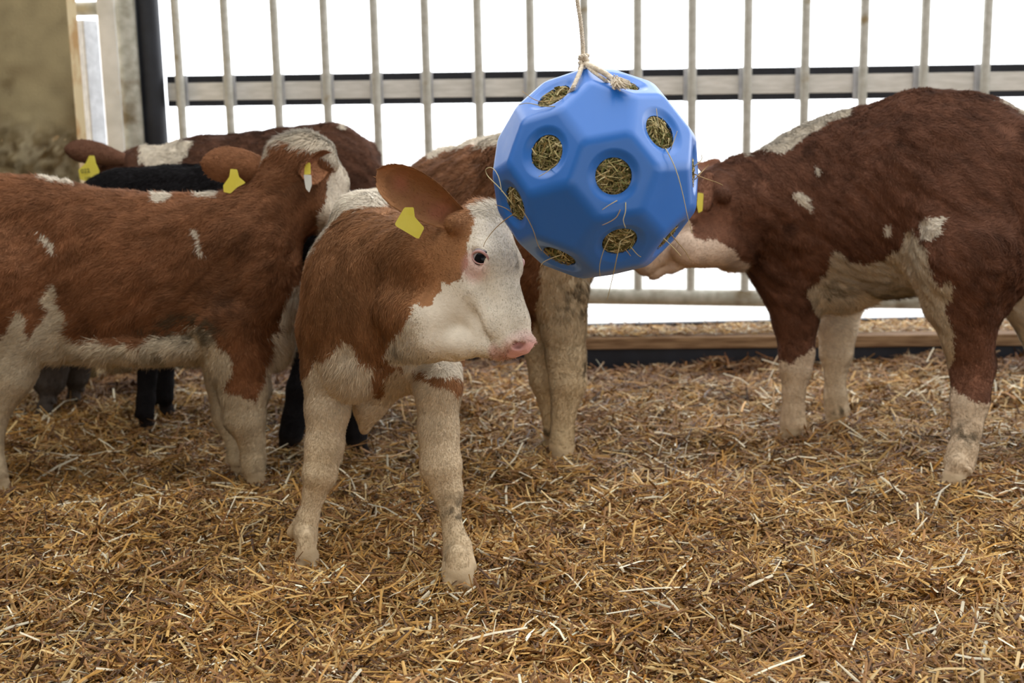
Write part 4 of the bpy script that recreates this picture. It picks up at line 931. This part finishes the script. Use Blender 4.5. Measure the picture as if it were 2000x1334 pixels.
# ---- calf C: black, standing behind the left calf
def calf_black():
    k = Calf('black_calf', 'black calf standing right behind the brown calf at left, only back, throat and legs showing', (-1.75, 3.6, -0.03), (-0.20, 4.65, 1.05), 0.0070, srgb(26, 24, 26), 53)
    S = k.S; k.combdef = A(-.8, 0, -.4); Ya = A(0, 1, 0)
    k.c((250, 448, 4.12, 117), (470, 438, 4.02, 122), .05, (Ya, .72)); k.e(560, 480, 4.0, (.14, .13, .21), .05)
    k.c((580, 470, 4.02, 85), (666, 430, 4.02, 58), .04); k.e(250, 460, 4.15, (.16, .14, .19), .05)
    k.chain([(606, 590, 3.96, 45), (603, 680, 3.93, 24), (586, 760, 3.9, 26), (574, 820, 3.88, 23), (568, 850, 3.87, 25)], .018); k.hoof(566, 874, 3.89, (-.6, -.8), .95)
    k.chain([(680, 590, 3.90, 42), (690, 700, 3.87, 28), (692, 790, 3.85, 23), (696, 855, 3.84, 23)], .018); k.hoof(697, 880, 3.85, (.6, -.8), .95)
    k.chain([(285, 560, 4.16, 60), (276, 640, 4.14, 32), (290, 700, 4.22, 22), (285, 780, 4.18, 17), (283, 805, 4.17, 19)], .018); k.hoof(284, 832, 4.19, (1, -.2), .95)
    k.chain([(322, 560, 4.32, 60), (312, 630, 4.32, 32), (326, 680, 4.40, 20), (322, 750, 4.37, 16), (322, 775, 4.36, 18)], .018); k.hoof(322, 802, 4.38, (1, -.2), .95)
    S.cone(P(170, 400, 4.15), P(160, 620, 4.15), .022, .012, .03)
    fr = orth((.55, -.05, -.80), (.80, -.1, .55)); k.head(P(690, 445, 4.05), fr, .85)
    k.addear(P(712, 460, 3.99), P(755, 530, 3.95), (1, 0, 0.4), .04, cup=.5, nrm=(0, -1, 0), inner=srgb(60, 50, 50))
    k.patches = []; k.hoofc = srgb(44, 38, 36)
    k.finish(A(-.9, 4.05, 0), 90000, .016, .0018)
    k.make_eyes((0.1, 0), iris=.33)
    return k
# ---- calf G: black, at the far left
def calf_far_black():
    k = Calf('dark_grey_calf', 'dark calf at the far left, only a strip of back and grey lower legs showing', (-2.75, 4.2, -0.03), (-1.35, 5.0, 1.0), 0.0085, srgb(40, 36, 36), 59)
    S = k.S; k.combdef = A(-.8, 0, -.4); Ya = A(0, 1, 0)
    k.c((-120, 460, 4.55, 105), (90, 452, 4.5, 102), .05, (Ya, .75)); k.e(60, 480, 4.52, (.2, .14, .2), .05)
    k.chain([(95, 560, 4.42, 60), (92, 650, 4.42, 38), (100, 710, 4.46, 34), (96, 745, 4.45, 32)], .02); k.hoof(92, 790, 4.42, (-1, -.2), 1.1)
    k.chain([(150, 560, 4.58, 60), (150, 650, 4.6, 34), (150, 700, 4.62, 30), (148, 735, 4.62, 26)], .02); k.hoof(148, 764, 4.62, (-1, -.2), 1.0)
    k.chain([(-130, 560, 4.45, 60), (-130, 700, 4.45, 26), (-130, 760, 4.45, 20)], .02); k.hoof(-130, 790, 4.45, (-1, 0), 1.0)
    k.chain([(-100, 560, 4.62, 60), (-100, 700, 4.62, 26), (-100, 740, 4.62, 20)], .02); k.hoof(-100, 768, 4.62, (-1, 0), 1.0)
    k.c((-160, 430, 4.55, 80), (-230, 400, 4.55, 55), .04); fr = orth((-.8, 0, -.55), (-.5, 0, .85)); k.head(P(-225, 370, 4.55), fr, .95)
    k.addear(P(-215, 380, 4.48), P(-190, 400, 4.36), (0, 0, 1), .04, cup=.5, nrm=(-1, -.4, 0), inner=srgb(60, 50, 50))
    S.cone(P(160, 420, 4.5), P(170, 600, 4.5), .02, .012, .03)
    k.hoofc = srgb(70, 62, 56); k.stain = 0.0; k.patches = [Patch([(30, 640), (240, 640), (240, 900), (30, 900)], 4.45, srgb(84, 76, 70), (0, 9), .01)]
    k.finish(A(-1.9, 4.5, 0), 60000, .018, .0022)
    return k
# ---- calf D: brown, furthest back at the gate
def calf_far_brown():
    k = Calf('brown_calf', 'dark brown calf with a white shoulder patch and numbered yellow tag, nearest the gate', (-2.1, 4.35, -0.03), (-0.30, 5.1, 1.15), 0.0078, srgb(112, 78, 60), 61)
    S = k.S; k.combdef = A(.8, 0, -.4); Ya = A(0, 1, 0)
    k.lock = 1.5; k.c((400, 378, 4.78, 108), (645, 352, 4.75, 98), .05, (Ya, .78)); k.e(655, 350, 4.75, (.165, .15, .19), .05); k.c((500, 300, 4.76, 34), (650, 280, 4.76, 34), .05)
    k.c((400, 372, 4.75, 88), (280, 352, 4.7, 62), .05); k.e(385, 420, 4.74, (.15, .12, .18), .05)
    k.chain([(335, 520, 4.68, 45), (325, 620, 4.68, 26), (322, 690, 4.68, 18), (322, 735, 4.68, 18)], .018); k.hoof(322, 758, 4.72, (-1, 0), 1.0)
    k.chain([(335, 520, 4.84, 45), (305, 620, 4.84, 26), (298, 690, 4.84, 18), (298, 720, 4.84, 18)], .018); k.hoof(298, 744, 4.86, (-1, 0), 1.0)
    k.chain([(650, 450, 4.66, 75), (630, 560, 4.66, 40), (655, 620, 4.68, 25), (650, 700, 4.66, 18), (648, 735, 4.66, 18)], .018); k.hoof(648, 758, 4.70, (-1, 0), 1.0)
    k.chain([(650, 450, 4.84, 75), (640, 560, 4.84, 40), (668, 620, 4.86, 25), (664, 700, 4.84, 18), (662, 720, 4.84, 18)], .018); k.hoof(662, 744, 4.86, (-1, 0), 1.0)
    S.cone(P(722, 290, 4.78), P(738, 520, 4.78), .022, .012, .03)
    fr = orth((-.25, .25, -.92), (-.7, .1, .3)); k.head(P(240, 326, 4.66), fr, 1.0); k.e(222, 348, 4.66, (.075, .07, .075), .03)
    k.addear(P(243, 312, 4.58), P(126, 290, 4.56), (0, .1, 1), .046, cup=.4, nrm=(0, 1, 0), inner=PINK * .7)
    k.patches = [Patch([(268, 300), (275, 275), (310, 265), (345, 270), (372, 276), (362, 300), (345, 322), (300, 330), (272, 322)], 4.7, WHITE, (0, 9), .016), Patch([(655, 235), (668, 240), (672, 252), (660, 252)], 4.7, WHITE, (0, 9), .005),
        Patch([(250, 640), (400, 640), (400, 800), (250, 800)], 4.7, WHITE), Patch([(600, 640), (720, 640), (720, 800), (600, 800)], 4.7, WHITE)]
    k.finish(A(-1.05, 4.75, 0), 100000, .018, .0020)
    o, nn = tag_plate(k, [(174, 304), (184, 304), (187, 318), (194, 334), (191, 350), (176, 355), (157, 351), (153, 332), (168, 318)], 4.50, label='yellow ear tag with small dark digits')
    for (txt, y, sz) in (('02231', 334, .021), ('1347', 347, .014)):
        cu = bpy.data.curves.new('tag_number', 'FONT'); cu.body = txt; cu.size = sz; cu.align_x = 'CENTER'; cu.extrude = 0.0004; cu.materials.append(MNUM)
        t0_ = bpy.data.objects.new('tmp', cu); COL.objects.link(t0_); bpy.context.view_layer.update(); me = bpy.data.meshes.new_from_object(t0_.evaluated_get(bpy.context.evaluated_depsgraph_get())); bpy.data.objects.remove(t0_)
        t = bpy.data.objects.new('tag_number', me); COL.objects.link(t); t.parent = k.root; t.matrix_parent_inverse = Matrix.Translation(-k.root.location)
        q = P(173, y + 3, 4.497); xa = unit(P(183, y + 2, 4.497) - q); na = -unit(q - CAM); xa = unit(xa - na * (xa @ na)); ya = np.cross(na, xa)
        t.matrix_basis = Matrix(((xa[0], ya[0], na[0], q[0]), (xa[1], ya[1], na[1], q[1]), (xa[2], ya[2], na[2], q[2]), (0, 0, 0, 1)))
    return k
ALL = []
for fn in (calf_front, calf_left, calf_right, calf_behind_ball, calf_black, calf_far_black, calf_far_brown):
    import time; t0 = time.time(); ALL.append(fn()); print(fn.__name__, round(time.time() - t0, 1))

# ------------------------------------------------------------------ straw bedding
def straw(n, xr, yr, Lr, W, seed, zf, lift=0.02, tilt=0.35, light=0.0, name='x', fan=None, at=None):
    rng = np.random.RandomState(seed)
    x = rng.uniform(xr[0], xr[1], n); y = yr[0] + (yr[1] - yr[0]) * rng.rand(n) ** 1.0
    if at is not None:
        a_ = rng.rand(n) * 2 * np.pi; r_ = 0.028 + 0.06 * rng.rand(n) ** 0.8; x = at[0] + np.cos(a_) * r_; y = at[1] + np.sin(a_) * r_
    if fan is not None:
        m = np.abs(x) < fan * y + 0.35; x, y = x[m], y[m]; n = len(x)
    L = rng.uniform(0, 1, n) ** 1.8 * (Lr[1] - Lr[0]) + Lr[0]
    p3 = np.stack([x, y, 0 * x], 1)
    th = rng.uniform(0, np.pi, n) + 0.8 * vnoise(p3, 3.0, 44)
    ph_ = rng.normal(0, tilt, n) * np.clip(0.06 / L, 0.25, 1.0)
    d = np.stack([np.cos(th) * np.cos(ph_), np.sin(th) * np.cos(ph_), np.sin(ph_)], 1)
    z = zf(x, y) + rng.rand(n) ** 1.5 * lift + np.abs(np.sin(ph_)) * L * 0.30
    c = np.stack([x, y, z], 1); bend = rng.normal(0, 0.06, (n, 1)) * L[:, None]
    upv = unit(np.stack([rng.normal(0, .45, n), rng.normal(0, .45, n), np.ones(n)], 1)); side = unit(np.cross(d, upv)); up2 = np.cross(side, d)
    w_ = (W * rng.uniform(0.45, 1.35, n))[:, None]; Lh = L[:, None]
    k = rng.rand(n, 1); taper = np.where(k < 0.3, 0.35, 0.9)
    rows = []
    for i, t in enumerate((-0.5, 0.0, 0.5)):
        cc = c + d * Lh * t + up2 * bend * (0.25 - t * t) * 4; ww = w_ * (1 if i < 2 else taper)
        rows += [cc - side * ww - up2 * ww * 0.35, cc + up2 * ww * 0.45, cc + side * ww - up2 * ww * 0.35]
    V = np.stack(rows, 1).reshape(-1, 3); b = np.arange(n)[:, None] * 9; Q = []
    for i in (0, 3):
        for j in (0, 1): Q.append(np.concatenate([b+i+j, b+i+j+1, b+i+j+4, b+i+j+3], 1))
    pal = np.array([srgb(208, 166, 96), srgb(186, 140, 74), srgb(154, 108, 54), srgb(230, 198, 134), srgb(126, 84, 42), srgb(246, 234, 202), srgb(204, 154, 78), srgb(88, 60, 34), srgb(168, 122, 72), srgb(220, 190, 134)])
    pr = np.array([.14, .16, .16, .08, .12, .05 + light, .12, .08, .12, .05]); pr /= pr.sum()
    col = pal[rng.choice(len(pal), n, p=pr)] * rng.uniform(0.55, 1.10, (n, 1)) * (1 + 0.17 * vnoise(p3, 1.9, 71) + 0.17 * vnoise(p3, 6, 72))[:, None]
    damp_shade = np.clip(fbm(p3, 2.3, 90) * 0.6 + np.clip((y - 4.35) / 0.6, 0, 1.0) - 0.18, 0, 0.85)[:, None] * (0 if light > .1 else 1)  # random damp patches, plus shade painted in as darker straw towards the kerb
    col = col * (1 - damp_shade) + col * srgb(150, 118, 84) * damp_shade
    deep = np.clip((z - zf(x, y)) / lift, 0, 1)[:, None]
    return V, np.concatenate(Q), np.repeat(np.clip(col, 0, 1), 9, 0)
MST = attrmat('straw', 0.55, 0.35, trans=0.0)
def addstraw(name, parts, parent=None):
    Vs = []; Qs = []; Cs = []; off = 0
    for V, Q, c in parts: Vs.append(V); Qs.append(Q + off); Cs.append(c); off += len(V)
    return link(name, npmesh(name, np.concatenate(Vs), [np.concatenate(Qs)], True, {'tint': ('FLOAT_COLOR', np.concatenate(Cs))}), parent, MST)
def edge(x, y): return ground(x, y)
HOOFS = [q for k in ALL for q in k.hoofs]
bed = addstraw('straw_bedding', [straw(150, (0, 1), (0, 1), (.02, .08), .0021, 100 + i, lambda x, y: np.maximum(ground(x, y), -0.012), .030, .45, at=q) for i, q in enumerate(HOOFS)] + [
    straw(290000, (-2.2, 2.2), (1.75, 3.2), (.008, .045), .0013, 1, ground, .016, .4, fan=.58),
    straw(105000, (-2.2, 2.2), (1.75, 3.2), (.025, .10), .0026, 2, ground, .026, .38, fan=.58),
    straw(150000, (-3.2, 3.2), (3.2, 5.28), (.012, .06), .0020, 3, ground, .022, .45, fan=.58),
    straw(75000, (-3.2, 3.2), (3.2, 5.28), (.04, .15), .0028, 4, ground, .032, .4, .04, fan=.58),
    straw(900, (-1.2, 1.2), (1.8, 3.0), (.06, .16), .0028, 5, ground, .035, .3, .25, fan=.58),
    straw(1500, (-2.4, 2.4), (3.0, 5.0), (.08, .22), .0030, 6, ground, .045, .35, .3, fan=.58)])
tag(bed, 'deep golden brown loose straw bedding strewn over the whole pen floor', 'straw', kind='stuff')
def zsill(x, y): return 0.060 + 0 * x + 0.012 * np.abs(vnoise(np.stack([x, y, 0 * x], -1), 7, 2)) + np.where((KY0 + KK * x + 0.10 > y), 0.026, 0.0)
s2 = addstraw('straw_litter', [straw(16000, (-1.85, 2.7), (5.36, 5.68), (.02, .10), .0022, 8, zsill, .02, .25, .15)])
tag(s2, 'strip of pale chopped straw lying on the sill behind the timber board', 'straw', kind='stuff')
# tufts of straw pushed up around the hooves are part of the bedding
